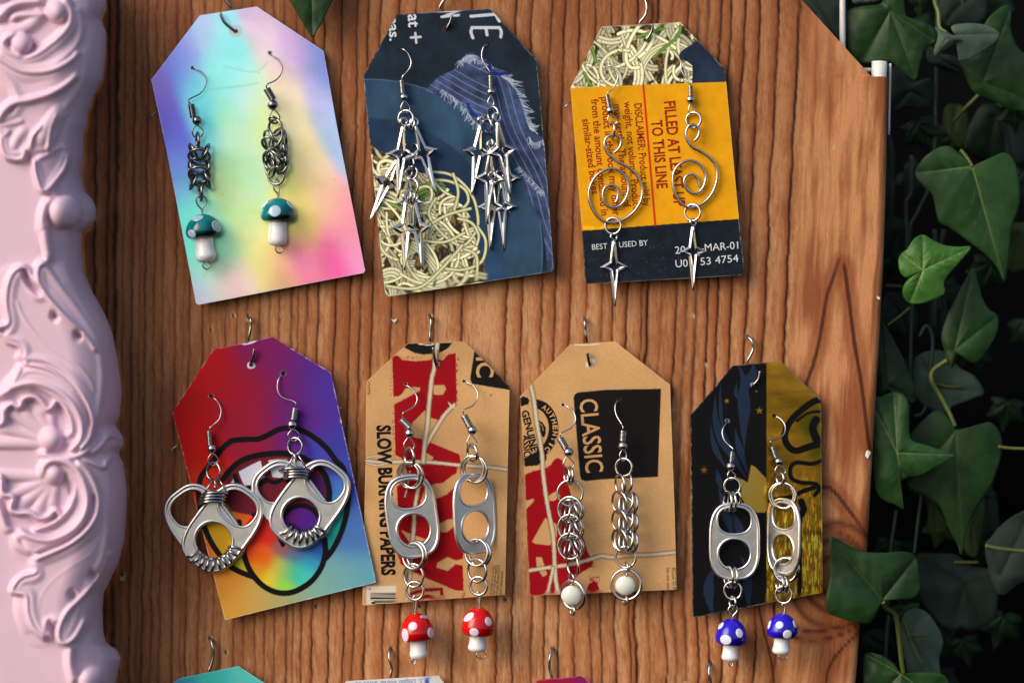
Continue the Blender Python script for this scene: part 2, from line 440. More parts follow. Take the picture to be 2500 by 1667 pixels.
# ------------------------------------------------------------------ earring cards
def row_param(outline, step):
    p = np.array(outline); y0, y1 = p[:, 1].min()+.02, p[:, 1].max()-.02
    ny = int((y1-y0)/step)+2; ys = np.linspace(y0, y1, ny)
    ys = np.unique(np.concatenate([ys, [v for v in p[:, 1] if y0 < v < y1]]))
    xl = np.full(len(ys), 1e9); xr = np.full(len(ys), -1e9); n = len(p)
    for i in range(n):
        (x1, ya), (x2, yb) = p[i], p[(i+1) % n]
        if abs(ya-yb) < 1e-6: continue
        m = (ys >= min(ya, yb)) & (ys <= max(ya, yb))
        x = x1+(ys-ya)*(x2-x1)/(yb-ya)
        xl[m] = np.minimum(xl[m], x[m]); xr[m] = np.maximum(xr[m], x[m])
    nx = int((xr-xl).max()/step)+2
    X = xl[:, None]+(xr-xl)[:, None]*np.linspace(0, 1, nx)[None]
    Y = np.repeat(ys[:, None], nx, 1)
    return X.ravel(), Y.ravel(), len(ys), nx
class Card:
    def __init__(s, outline, label, d0, tx=0, ty=0, bend=0, step=1.6, group="jewellery cards hung on wire hooks"):
        s.o = outline; p = np.array(outline); s.c = p.mean(0); s.sz = np.ptp(p, axis=0)
        s.d0, s.tx, s.ty, s.bend = d0, tx, ty, bend
        s.th = 3.0
        s.root = thing("earring_card", label, "card", pos(p[:, 0].mean(), p[:, 1].min(), d0), group)
        s.X, s.Y, s.ny, s.nx = row_param(outline, step)
        s.r = Ras(s.X, s.Y, (200, 160, 110))
    def d(s, x, y, e=0.0):
        x = np.asarray(x, float); y = np.asarray(y, float)
        return s.d0+s.tx*(x-s.c[0])+s.ty*(y-s.c[1])+s.bend*((x-s.c[0])/s.sz[0])**2+e
    def finish(s, mat_, edge=(225, 220, 210)):
        dd_, _, _ = seg_dist(s.X, s.Y, list(s.o)+[s.o[0]])
        wear = np.clip(1.6*fbm(s.X/7, s.Y/7, 19)-.45, 0, 1)*np.clip(1.9-dd_/1.5, 0, 1)*.8
        big = np.clip(fbm(s.X/16, s.Y/16, 23)*3-2.0, 0, 1)*np.clip(3.2-dd_, 0, 1)
        w_ = np.clip(wear+big, 0, .9)[:, None]; s.r.C = s.r.C*(1-w_)+np.array(edge)/255.*w_
        sc = (fbm(s.X/60, s.Y/45, 29)-.5)[:, None]*.05; s.r.C = s.r.C*(1+sc)
        V = posA(s.X, s.Y, s.d(s.X, s.Y)); n0 = len(V)
        # dense border so walls follow a bent face
        B = []
        for i in range(len(s.o)):
            a = np.array(s.o[i]); b = np.array(s.o[(i+1) % len(s.o)]); m = 8
            for k in range(m): B.append(a+(b-a)*k/m)
        B = np.array(B); nb_ = len(B)
        f = posA(B[:, 0], B[:, 1], s.d(B[:, 0], B[:, 1])); g = posA(B[:, 0], B[:, 1], s.d(B[:, 0], B[:, 1], -s.th))
        ef = [(n0+i, n0+(i+1) % nb_, n0+nb_+(i+1) % nb_, n0+nb_+i) for i in range(nb_)]
        ef.append(tuple(n0+nb_+i for i in range(nb_)))
        me = grid_mesh("card_face", V-np.array(s.root.location), s.ny, s.nx, np.concatenate([f, g])-np.array(s.root.location), ef)
        lin = s2l(np.clip(s.r.C, 0, 1)); lin = np.concatenate([lin, np.tile([s2l(np.array(edge)/255.)], (2*nb_, 1))])
        set_col(me, lin); me.materials.append(mat_)
        o = bpy.data.objects.new("printed_board", me); C.objects.link(o); o.parent = s.root
        return o
    def hole(s, x, y, r=3.2, torn=6, col=(225, 222, 218)):
        if torn: s.r.dot(x, y, torn, torn*.85, col, jag=2.2)
        s.r.dot(x, y, r, r, (10, 8, 7), soft=.8, jag=.8)

_ref = {}
def text_geo(body, bold):
    cu = bpy.data.curves.new("lettering", 'FONT'); cu.body = body; cu.offset = bold; cu.resolution_u = 3
    ob = bpy.data.objects.new("lettering", cu); C.objects.link(ob)
    dg = bpy.context.evaluated_depsgraph_get(); dg.update()
    me = bpy.data.meshes.new_from_object(ob.evaluated_get(dg))
    bpy.data.objects.remove(ob); bpy.data.curves.remove(cu)
    return me
def text(body, p0, p1, h, mat_, card, bold=0.0, e=0.5, cap=0.69, name="printed_lettering"):
    me = text_geo(body, bold); n = len(me.vertices)
    co = np.empty(n*3, np.float32); me.vertices.foreach_get("co", co); co = co.reshape(-1, 3)
    x0, x1 = co[:, 0].min(), co[:, 0].max(); L = math.hypot(p1[0]-p0[0], p1[1]-p0[1])
    r = np.array([(p1[0]-p0[0])/L, (p1[1]-p0[1])/L]); up = np.array([r[1], -r[0]])
    u = (co[:, 0]-x0)/(x1-x0)*L; v = co[:, 1]/cap*h
    X = p0[0]+r[0]*u+up[0]*v; Y = p0[1]+r[1]*u+up[1]*v
    # text that would run off the card is trimmed at its border
    o = np.array(card.o)
    W = posA(X, Y, card.d(X, Y, e))-np.array(card.root.location)
    me.vertices.foreach_set("co", W.astype(np.float32).ravel()); me.update()
    me.materials.clear(); me.materials.append(mat_)
    import bmesh
    bm = bmesh.new(); bm.from_mesh(me)
    cen = posA([o[:, 0].mean()], [o[:, 1].mean()], card.d0)[0]-np.array(card.root.location)
    for i in range(len(o)):
        a = o[i]; b = o[(i+1) % len(o)]
        A = posA([a[0]], [a[1]], card.d0)[0]-np.array(card.root.location); B = posA([b[0]], [b[1]], card.d0)[0]-np.array(card.root.location)
        nrm = np.array([(B-A)[2], 0, -(B-A)[0]]); 
        if np.linalg.norm(nrm) < 1e-9: continue
        nrm /= np.linalg.norm(nrm)
        if np.dot(cen-A, nrm) > 0: nrm = -nrm
        bmesh.ops.bisect_plane(bm, geom=bm.verts[:]+bm.edges[:]+bm.faces[:], plane_co=Vector(A-nrm*.3*P), plane_no=Vector(nrm), clear_outer=True)
    bm.to_mesh(me); bm.free()
    me.name = name
    ob = bpy.data.objects.new(name, me); C.objects.link(ob); ob.parent = card.root
    return ob
def flat(name, col, rough=.6): return mat(name, rgb(*col), rough, 0, .06, 900, spec=.12)
ink_red = flat("red_ink", (150, 32, 14)); ink_white = flat("white_ink", (205, 212, 220)); ink_black = flat("black_ink", (18, 15, 15))
ink_kraft = flat("kraft_ink", (196, 152, 100)); ink_grey = flat("grey_ink", (95, 80, 62)); ink_deep = flat("deep_red_ink", (140, 4, 16)); ink_blue = flat("blue_ink", (120, 135, 185))

# --- 1 holographic card
c1 = Card([cA(540,150), cA(1085,65), cA(1725,490), (822,306), cB(2122,1215), cB(2110,1240), cB(530,1545), cB(503,1530), cA(230,1480), cA(75,765)],
          "rainbow holographic foil card carrying the teal mushroom earrings", 24, tx=0.0, ty=.012, bend=16, step=3)
H = [(488,45,170,190,235),(627,25,165,150,180),(560,110,150,215,225),(640,80,225,210,215),(700,110,190,170,200),(785,150,115,130,190),(740,130,165,150,195),
     (380,190,140,120,190),(430,160,115,125,205),(440,120,155,165,230),(400,260,120,95,185),(420,330,95,100,190),(470,230,125,205,225),(500,280,130,215,225),
     (540,200,150,220,215),(560,320,185,230,195),(620,240,205,222,200),(640,300,205,230,140),(600,420,188,234,190),(660,380,200,236,205),(580,180,150,222,225),(600,250,180,232,222),(700,220,225,208,190),(720,300,225,215,175),(780,260,175,180,215),
     (820,330,165,185,220),(760,400,228,205,165),(440,430,125,180,230),(470,520,130,225,205),(560,480,190,232,170),(540,590,160,228,200),(460,600,120,222,215),(600,560,205,232,175),
     (640,640,226,215,150),(700,480,222,220,150),(740,520,232,198,130),(800,500,230,180,160),(850,560,228,150,165),(820,640,225,105,165),(760,660,235,135,165),
     (690,690,232,165,150),(880,640,215,150,190),(600,700,224,205,190),(540,700,215,210,200),(500,660,165,225,205),(490,730,195,190,225),(570,725,222,185,205),(430,400,110,120,200),(870,600,222,150,180)]
ca_, sa_ = math.cos(R(-14)), math.sin(R(-14)); Xo_, Yo_ = c1.r.X, c1.r.Y
c1.r.X = (Xo_*ca_+Yo_*sa_)*1.45; c1.r.Y = (-Xo_*sa_+Yo_*ca_)*.72
c1.r.C = c1.r.fieldg([((h_[0]*ca_+h_[1]*sa_)*1.45, (-h_[0]*sa_+h_[1]*ca_)*.72)+h_[2:] for h_ in H], 34); c1.r.X, c1.r.Y = Xo_, Yo_; mn_ = c1.r.C.mean(1, keepdims=True); c1.r.C = np.clip((mn_+(c1.r.C-mn_)*1.30)*1.08+.03, 0, 1)
wv = fbm(c1.X/90+c1.Y/300, c1.Y/60-c1.X/200, 12)-.5
c1.r.C = np.clip(c1.r.C*(1+.10*wv[:, None])+np.stack([wv*.10, -wv*.04, wv*.08], 1), 0, 1)
c1.r.dot(*cA(885,300), 17, 15, (195,205,215), soft=2, jag=3); c1.hole(*cA(890,300), 4, 0)
c1.hole(*cA(468,650), 4, 6, (190,200,210)); c1.hole(*cA(1210,508), 4, 7, (180,195,205))
rn = random.Random(4)
for k in range(26): c1.r.dot(rn.uniform(400,860), rn.uniform(60,720), 1.0, 1.0, (140,140,135), soft=1)
c1.r.stroke([cA(780,640), cA(1060,690), cA(1190,600)], 3, (150,175,175), soft=3, alpha=.35)
c1.r.stroke([cA(640,860), cA(900,830), cA(1100,800)], 3, (130,170,180), soft=3, alpha=.35)
m_holo, t_, b_ = attr_mat("holographic_foil", .24, .40, .03, (1, 1, 1), 700, .05)
b_.inputs['Coat Weight'].default_value = .0
c1.finish(m_holo, (190, 205, 215))

# --- pasta print
def pasta(r, inside, n, seed, box, width=(6, 9)):
    rn = random.Random(seed)
    x0, y0, x1, y1 = box
    keep = r.C.copy()
    idx = r.sub(x0-10, y0-10, x1+10, y1+10)
    bgc = np.array([44, 40, 36.])*(0.7+.9*fbm(r.X[idx]/9, r.Y[idx]/9, seed))[:, None]
    gold = fbm(r.X[idx]/6, r.Y[idx]/9, seed+5) > .60
    bgc[gold] = np.array([128, 98, 54.])
    r.C[idx] = bgc/255
    for k in range(n):
        cx, cy = rn.uniform(x0, x1), rn.uniform(y0, y1); rad = rn.uniform(24, 120); a0 = rn.uniform(0, 6.28); sw = rn.uniform(.9, 3.6)*(1 if rn.random() < .5 else -1)
        e = rn.uniform(.45, 1.0); ro = rn.uniform(0, 3.14)
        pts = []
        for i in range(9):
            a = a0+sw*i/8; px = rad*math.cos(a); py = rad*e*math.sin(a)
            pts.append((cx+px*math.cos(ro)-py*math.sin(ro), cy+px*math.sin(ro)+py*math.cos(ro)))
        w_ = rn.uniform(*width); tone = k/n*.30+rn.uniform(.66, .85)
        tone = min(tone, 1.06)
        base = np.array([246, 247, 218.])*tone; edge = np.array([206, 198, 128.])*tone
        if rn.random() < .05: base = np.array([135, 170, 82.])*tone; edge = np.array([52, 92, 40.])
        nb_ = rn.choice([1, 1, 2, 3]) if k < n*.75 else 1
        for j in range(nb_):
            of = (j-(nb_-1)/2)*w_*1.05; m_ = (cx, cy)
            pj = [(p[0]+(p[0]-m_[0])/(math.hypot(p[0]-m_[0], p[1]-m_[1])+1)*of, p[1]+(p[1]-m_[1])/(math.hypot(p[0]-m_[0], p[1]-m_[1])+1)*of) for p in pts]
            r.stroke(pj, w_+2.4, (40, 34, 24), soft=.9, smooth=3, alpha=.55)
            r.stroke(pj, w_, base, soft=.6, smooth=3, col2=edge)
    for k in range(int(n*1.6)):
        x, y = rn.uniform(x0, x1), rn.uniform(y0, y1); q = rn.uniform(1, 2.2)
        r.dot(x, y, q, q*.8, (34, 30, 22), soft=.5)
    for k in range(n//7):
        x, y = rn.uniform(x0, x1), rn.uniform(y0, y1)
        r.dot(x, y, rn.uniform(3, 8), rn.uniform(2, 4), rn.choice([(28, 62, 34), (50, 88, 40), (72, 38, 20)]), ang=rn.uniform(0, 180), jag=2)
    msk = inside(r.X, r.Y)[:, None]
    r.C = keep*(1-msk)+r.C*msk

# --- 2 pasta plate photo card
c2 = Card([cC(420,152), cC(1385,92), cC(1865,625), cD(1850,60), cD(1937,1228), cD(1920,1260), cD(320,1503), cD(280,1478), cD(175,420), cC(70,790)],
          "dark blue food photo card with spaghetti carrying the star cluster earrings", 26, ty=.02, tx=.01, bend=9, step=1.45)
r = c2.r; X, Y = r.X, r.Y
r.C = np.array([24, 38, 52.])/255*(.62+.75*fbm(X/45, Y/45, 3))[:, None]+(np.random.RandomState(2).rand(len(X))[:, None]-.5)*.05
D_ = np.hypot(X-900, Y-618)
pl = np.clip((426-D_)/1.5, 0, 1)[:, None]; pc = np.array([44, 72, 98.])/255*(.8+.4*fbm(X/30, Y/60, 6))[:, None]
r.C = r.C*(1-pl)+pc*pl
rimc = np.exp(-((D_-424)/1.6)**2)[:, None]*.45; r.C = r.C*(1-rimc)+np.array([96, 140, 150])/255*rimc
inn = np.clip((333-D_)/8, 0, 1)[:, None]; ic = np.array([30, 52, 80.])/255*(.8+.5*fbm(X/60, Y/60, 7)+.25*np.clip((Y-500)/150, 0, 1))[:, None]
r.C = r.C*(1-inn)+ic*inn
cl_out = [cC(1140,560), cC(1200,548), cC(1370,650), cC(1400,690), cC(1560,740), cC(1660,900), cC(1730,1050), cC(1790,1250), cC(1830,1380), cC(1945,1430), cD(1880,200),
          cD(1920,800), cD(1937,1240), cD(1870,1262), cD(1858,1050), cD(1830,850), cD(1770,700), cD(1700,540), cD(1640,400), cD(1560,230), cD(1520,120), cC(1480,1400), cC(1300,1325), cC(1230,1230),
          cC(1170,1170), cC(1100,1080), cC(960,1050), cC(830,985), cC(715,935), cC(840,800), cC(1010,720), cC(1060,640)]
r.poly(cl_out, (36, 48, 104), jag=2)
pp = np.array(cl_out); ids = r.sub(pp[:, 0].min(), pp[:, 1].min(), pp[:, 0].max(), pp[:, 1].max())
isb = (np.abs(r.C[ids]-np.array([36, 48, 104])/255).sum(1) < .02); ids = ids[isb]
xx, yy = X[ids], Y[ids]
q = yy*.92-xx*.42+7*np.sin(xx/50); q2 = xx*.95-yy*.38+6*np.sin(yy/40)
rightpart = (xx+.15*(yy-200)) > 1210
qq = np.where(rightpart, q2, q)
line = (np.cos(qq/2.6) > .84)*.55*(vn(qq/30, xx*0, 3) > .3)
dark_ = (fbm(xx/26, yy/26, 66)*1.0)
wv_ = (np.cos(xx*2.6)*np.cos(yy*2.6) > 0)*.12
cc = np.array([56, 70, 108.])*(.45+.95*dark_)[:, None]*(1+wv_[:, None]); cc = cc*(1-line[:, None])+np.array([128, 146, 180.])*line[:, None]
r.C[ids] = cc/255
rn = random.Random(9)
def fringe(path, n, L, nx_, ny_, spread=.5):
    q = cr(path, 8)
    for k in range(n):
        p = q[min(int(k/n*len(q)), len(q)-1)]; a = math.atan2(ny_, nx_)+rn.uniform(-spread, spread); l = L*rn.uniform(.5, 1.2)
        m1 = (p[0]+math.cos(a)*l*.5+rn.uniform(-2, 2), p[1]+math.sin(a)*l*.5+rn.uniform(-2, 2)); m2 = (p[0]+math.cos(a)*l, p[1]+math.sin(a)*l)
        r.stroke([p, m1, m2], 1.5, rn.choice([(168, 182, 200), (128, 148, 176), (190, 200, 214)]), soft=.5, smooth=3, alpha=.85)
fringe([cC(1070,640), cC(1150,575), cC(1230,600), cC(1370,690)], 60, 17, .2, 1, 1.4)
fringe([cC(1500,790), cC(1600,860), cC(1700,1050), cC(1760,1250), cC(1800,1340)], 90, 22, 1, .35, .6)
fringe([cC(1790,1420), cC(1840,1480), cC(1930,1450)], 30, 16, 0, 1, .6)
fringe([cC(890,930), cC(1000,1000), cC(1100,1090), cC(1170,1190), cC(1260,1290)], 60, 18, -.2, 1, .7)
fringe([cD(1600,230), cD(1700,330), cD(1790,430), cD(1840,480)], 50, 12, -.6, .7, .8)
r.stroke([cC(1380,660), cC(1400,760), cC(1560,760)], 8, (28, 38, 120), jag=4, soft=1); r.stroke([cC(1150,1080), cC(1200,1170), cC(1230,1200)], 8, (28, 38, 120), jag=3, soft=1)
def in_pasta(X, Y):
    d = np.hypot((X-935)/1.0, (Y-655)/1.0); ang = np.arctan2(Y-655, X-935)
    lim = 247+7*np.sin(ang*5)+4*np.sin(ang*11+1)+8*(fbm(X/7, Y/7, 31)-.5)
    a = d < lim
    b = (Y > 330+(X-885)*.85+6*np.sin(X/9)) & (X < 990) & (Y < 520)
    return (a | b).astype(float)
pasta(r, in_pasta, 165, 5, (850, 330, 1190, 745), (5.5, 8.5))
for pts in ([cD(740,280), cD(900,300), cD(1030,380), cD(1140,520), cD(1190,700), cD(1180,850), cD(1060,1000), cD(930,960), cD(790,830), cD(710,680), cD(780,540)],
            [cD(690,360), cD(900,370), cD(1060,450), cD(1100,560), cD(1050,640)], [cD(950,300), cD(1000,480), cD(960,660)],
            [cD(1190,820), cD(1270,960), cD(1230,1160), cD(1050,1240), cD(880,1230)], [cD(640,950), cD(860,970), cD(1060,880)],
            [cD(1000,740), cD(1130,780), cD(1200,900), cD(1180,1000)], [cD(1060,1040), cD(1180,1110), cD(1180,1340)], [cD(300,1400), cD(600,1420), cD(820,1250), cD(1040,1000)],
            [cD(750,780), cD(900,700), cD(1120,640)]):
    r.stroke(pts, 10, (30, 32, 24), soft=1, alpha=.5, smooth=5); r.stroke(pts, 7, (222, 226, 190), soft=.6, col2=(160, 160, 92), smooth=5)
# hand-lettered white words
Wt = (196, 203, 216)
for st in ([cC(1185,172), cC(1430,152)], [cC(1425,100), cC(1450,170), cC(1478,222)], [cC(1195,290), cC(1480,290)], [cC(1200,290), cC(1185,330), cC(1205,395)],
           [cC(1340,290), cC(1352,365)], [cC(1480,290), cC(1500,330), cC(1494,385)], [cC(872,122), cC(1055,108)], [cC(1055,112), cC(895,178)], [cC(880,178), cC(1058,160)]):
    r.stroke(st, 7.5 if st[0][0] > 1140 else 6, Wt, smooth=3, soft=.6)
r.stroke([cC(565,392), cC(665,385)], 6, Wt, smooth=0); r.stroke([cC(610,345), cC(620,445)], 6, Wt, smooth=0)
c2.hole(*cC(920,300), 4, 6, (120,70,45)); c2.hole(*cC(440,515), 2.5, 0); c2.hole(*cC(1365,465), 4.5, 5, (70,75,70))
m_card, t_, b_ = attr_mat("printed_card", .55, 0, .06, (1, 1, 1), 2500, .04, spec=.12)
c2.finish(m_card, (190, 185, 175))
text("at", cC(535,152), cC(540,287), 29, ink_white, c2, .02); text("eas.", cC(333,176), cC(345,428), 25, ink_white, c2, .02)

# --- 3 yellow instruction card
c3 = Card([cE(460,150), cE(1275,105), cE(1735,590), cE(1750,722), cF(1785,622), cF(1838,1110), cF(1828,1145), cF(1795,1177), cF(292,1262), cF(275,1245), cF(245,740), cE(138,785)],
          "yellow and navy instruction card with pasta photo top carrying the wire spiral earrings", 30, ty=.028, tx=-.01, step=1.6)
r = c3.r; X, Y = r.X, r.Y
r.C = np.array([30, 44, 64.])/255*(.6+.8*fbm(X/40, Y/40, 13))[:, None]
def in_p3(X, Y):
    lim = 1705+14*np.sin(Y/12)-(Y-60)*.45
    return ((X < lim) | ((X < 1690) & (Y > 150) & (np.hypot(X-1655, Y-190) < 45))).astype(float)
pasta(r, in_p3, 75, 21, (1380, 50, 1720, 210), (6, 9.5))
for pts in ([cE(350,330), cE(380,430), cE(400,520)], [cE(830,260), cE(1000,200), cE(1100,170)], [cE(1000,470), cE(1100,380), cE(1250,250), cE(1280,150)], [cE(280,630), cE(350,760)]):
    r.stroke(pts, 8, (120, 165, 60), col2=(38, 70, 30), smooth=5, soft=.7)
yl = [cE(100,787), cE(900,752), cE(1790,720), cF(1840,618), cF(900,688), cF(200,742)]
r.poly(yl, (228, 160, 12), soft=.6); ii = (r.C[:, 0] > .85) & (r.C[:, 2] < .1)
r.C[ii] *= (.95+.1*fbm(X[ii]/20, Y[ii]/20, 8))[:, None]
nv = [cF(200,742), cF(900,688), cF(1840,618), cF(1900,1400), cF(200,1400)]
r.poly(nv, (18, 28, 38), soft=.6); ii = (Y > 552)
r.C[ii] *= (.75+.6*fbm(X[ii]/12, Y[ii]/12, 18))[:, None]
rs = random.Random(3)
for k in range(90):
    a, b = rs.uniform(1430, 1700)+rs.random()**3*100, rs.uniform(600, 690); r.dot(a, b, .9, .9, (90, 105, 112), soft=.6)
r.stroke([cE(893,755), cF(965,685)], 4.6, (196, 34, 8), smooth=0, soft=.6)
c3.hole(*cE(910,290), 4, 6, (190,190,170)); c3.hole(*cE(495,550), 2.5, 3); c3.hole(*cE(1325,490), 3.5, 4, (60,60,60))
c3.finish(m_card, (205, 190, 160))
for s_, a, b, h_ in (("FILLED AT LEAST UP", (1621,249), (1646,505), 27), ("TO THIS LINE", (1590,295), (1604,461), 26), ("DISCLAIMER: Product sold by", (1548,254), (1571,504), 18),
                   ("weight, not volume. Product", (1523,249), (1546,512), 18), ("may settle. The amount of", (1498,256), (1523,507), 18),
                   ("product in this box may differ", (1467,238), (1497,527), 18), ("from the amount contained in", (1443,243), (1468,527), 18), ("similar-sized boxes", (1421,292), (1445,475), 18)):
    text(s_, a, b, h_, ink_red, c3, .022 if h_ > 20 else .012)
text("BEST", cF(345,925), cF(495,913), 13.5, ink_white, c3); text("USED BY", cF(612,902), cF(892,880), 13.5, ink_white, c3)
text("20", cF(1160,965), cF(1262,957), 18, ink_white, c3); text("-MAR-01", cF(1415,942), cF(1780,914), 18, ink_white, c3)
text("U0", cF(1165,1097), cF(1285,1088), 18, ink_white, c3); text("53 4754", cF(1410,1076), cF(1782,1040), 18, ink_white, c3)

# --- 4 rainbow cartoon mouth card
c4 = Card([cG(470,365), cG(1040,243), cG(1600,585), cH(2030,1130), cH(2024,1142), cH(590,1500), cH(578,1480), cG(80,965)],
          "red to purple rainbow card with cartoon lips and tongue carrying the double pull tab earrings", 29, ty=.02, tx=.03, bend=8, step=1.5)
r = c4.r
BG = [(430,1000,172,6,10),(500,880,178,14,24),(560,960,168,16,28),(640,850,122,22,90),(700,900,108,28,110),(620,940,140,22,60),(600,1020,150,22,55),(700,1000,105,28,105),
      (780,900,78,40,140),(800,960,66,48,155),(760,1020,90,36,140),(820,1080,56,58,160),(850,1180,52,72,165),(880,1300,66,110,175),(910,1400,92,158,185),(850,1420,110,165,175),(780,1450,120,170,160),
      (450,1080,185,8,8),(480,1200,195,40,14),(500,1300,210,100,30),(530,1400,215,135,45),(560,1500,222,160,60),(640,1480,205,165,85),(700,1460,160,168,120)]
r.C = r.fieldg(BG, 38)
BK = (10, 9, 12)
outer = [cG(500,1390), cG(560,1310), cG(650,1240), cG(780,1225), cG(900,1220), cG(1000,1180), cG(1100,1130), cG(1200,1115), cG(1320,1140), cG(1430,1200), cG(1550,1300), cG(1650,1430), cH(1710,40), cH(1745,160), cH(1765,320), cH(1745,500), cH(1690,680), cH(1620,820), cH(1555,905)]
left = [cG(500,1390), cG(420,1490), cH(350,150), cH(335,300), cH(350,450), cH(400,640), cH(480,800), cH(600,955), cH(720,1035), cH(850,1085)]
r.poly([cH(350,330), cH(640,330), cH(740,700), cH(800,1050), cH(700,1020), cH(560,900), cH(440,720)], (196, 150, 30), soft=3)
r.poly([cH(640,850), cH(760,850), cH(800,1050), cH(700,1010)], (205, 190, 40), soft=6)
r.poly([cG(1350,1160), cG(1550,1310), cG(1680,1500), cH(1755,280), cH(1700,430), cH(1580,380), cH(1500,100)], (62, 66, 170), soft=5)
r.poly([cH(1740,250), cH(1755,400), cH(1690,640), cH(1575,860), cH(1540,700), cH(1580,300)], (22, 150, 140), soft=5)
r.poly([cH(1600,130), cH(1720,130), cH(1750,300), cH(1600,380)], (62, 110, 190), soft=12)
mouth = [cG(580,1590), cG(700,1455), cG(850,1395), cG(1000,1370), cG(1150,1362), cG(1300,1400), cG(1450,1480), cH(1545,110), cH(1575,260), cH(1560,420), cH(1500,520), cH(1000,500), cH(860,500), cH(640,460), cH(560,300), cH(600,200)]
r.poly(mouth, (104, 22, 40), soft=2)
r.poly([cH(1350,130), cH(1540,120), cH(1560,380), cH(1500,480), cH(1400,420)], (72, 26, 90), soft=6)
r.stroke([cG(560,1610), cG(640,1510), cG(740,1430), cG(860,1385), cG(1000,1362), cG(1150,1358), cG(1300,1390), cG(1450,1470), cH(1540,110), cH(1582,260), cH(1580,380)], 14, BK, smooth=6)
r.poly([cG(716,1532), cG(830,1470), cG(925,1425), cG(945,1500), cH(968,130), cH(860,205), cH(770,215), cH(735,140)], (205, 208, 222)); 
r.poly([cG(1000,1425), cG(1090,1410), cG(1180,1412), cG(1200,1590), cH(1100,140), cH(1040,135), cH(1015,40)], (205, 208, 222))
r.poly([cG(1225,1420), cG(1320,1440), cG(1420,1500), cH(1425,70), cH(1300,90), cH(1240,20)], (205, 208, 222))
r.poly([cH(640,190), cH(664,150), cH(676,192)], (205, 208, 222))
for st in ([cH(680,120), cH(720,220), cH(800,245), cH(900,215), cH(980,165), cH(1060,185), cH(1130,160), cH(1200,130), cH(1300,120)],):
    r.stroke(st, 11, BK)
r.stroke(left, 13, BK); r.stroke(outer, 13.5, BK)
tong = [cH(740,760), cH(790,950), cH(860,1080), cH(960,1180), cH(1080,1235), cH(1200,1240), cH(1320,1195), cH(1430,1110), cH(1510,990), cH(1545,860), cH(1530,650), cH(1480,500), cH(1420,430), cH(1320,400), cH(1220,425), cH(1160,500), cH(1080,540), cH(1010,520), cH(880,505), cH(800,560)]
TC = [(*cH(900,560),214,20,24),(*cH(820,700),216,28,20),(*cH(1000,650),214,40,26),(*cH(850,850),226,80,20),(*cH(960,920),226,95,25),(*cH(900,1020),226,150,30),(*cH(1000,1120),226,205,60),
      (*cH(1080,1000),215,190,70),(*cH(1150,1150),150,215,80),(*cH(1160,1000),140,195,120),(*cH(1250,1050),60,190,170),(*cH(1350,1060),70,200,190),(*cH(1400,950),50,150,190),(*cH(1450,820),40,90,170),
      (*cH(1250,880),80,120,160),(*cH(1150,820),150,90,100),(*cH(1300,560),84,22,130),(*cH(1400,600),66,24,130),(*cH(1200,620),96,22,90),(*cH(1420,720),60,50,150),(*cH(1300,760),90,60,140)]
mask = Ras(r.X, r.Y, (0, 0, 0)); mask.poly([tuple(p) for p in cr(tong, 4, True)], (255, 255, 255)); mk = mask.C[:, :1]
r.C = r.C*(1-mk)+r.fieldg(TC, 15)*mk
r.stroke(tong[:10]+[cH(1540,730)], 13.5, BK); r.stroke([cH(770,820), cH(735,700), cH(720,560)], 13, BK)
r.stroke([cH(860,495), cH(1010,495), cH(1060,560), cH(1100,690), cH(1140,780)], 11, BK)
r.stroke([cH(1130,530), cH(1190,450), cH(1260,415), cH(1330,405), cH(1420,440), cH(1470,500)], 12, BK)
r.stroke([cH(1530,700), cH(1545,800), cH(1570,880)], 12, BK)
c4.hole(*cG(835,515), 4.5, 10, (222,222,225)); c4.hole(*cG(452,810), 5, 6, (190,160,160)); c4.hole(*cG(1140,595), 6, 7, (190,170,190))
r.stroke([cG(760,312), cG(800,312), cG(880,285)], 4, (225,222,222), jag=2)
m_satin, t_, b_ = attr_mat("satin_card", .5, 0, .03, (1, 1, 1), 2500, .03, spec=.12)
c4.finish(m_satin, (232, 222, 220))

# --- kraft cards
def kraft(cc, seed=2):
    X, Y = cc.r.X, cc.r.Y
    cc.r.C = np.array([200, 156, 106.])/255*(.90+.2*fbm(X/120, Y/120, seed)+.10*(fbm(X/3, Y/3, seed+3)-.5))[:, None]
RED = (150, 2, 18); BLK = (20, 16, 16); TW = (212, 196, 174); TW2 = (158, 136, 110)
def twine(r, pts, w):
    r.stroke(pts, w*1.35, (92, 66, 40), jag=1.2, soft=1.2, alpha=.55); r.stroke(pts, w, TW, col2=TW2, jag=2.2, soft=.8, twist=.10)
KR = (198, 154, 104)
# --- 5
c5 = Card([cI(490,305), cI(1030,288), cI(1128,378), cI(1465,715), cI(1465,770), cJ(1137,975), cJ(45,1057), cI(88,1420), cI(95,670)],
          "kraft card with big red letters and twine print carrying the red mushroom earrings", 27, ty=.018, step=1.5)
kraft(c5, 2); r = c5.r
P1 = [cI(p) for p in [[(345,430),(400,425),(440,465),(560,478),(720,465),(830,465),(880,410),(950,400),(960,850),(950,900),(860,1000),(790,1040),(720,1020),(655,945),(540,1060),(500,1190),(640,1225),(980,1365),(1000,1440),(960,1470),(960,1567),(500,1567),(430,1400),(375,1375),(362,890),(610,760),(610,730),(560,720),(470,735),(435,790),(400,815),(355,810)]]][0]
r.poly(P1, RED, jag=1.2)
r.poly(cI([(735,705),(840,703),(860,740),(830,795),(780,802),(735,792)]), KR, jag=.6)
r.poly(cI([(640,1330),(700,1370),(740,1395),(720,1430),(650,1440)]), KR)
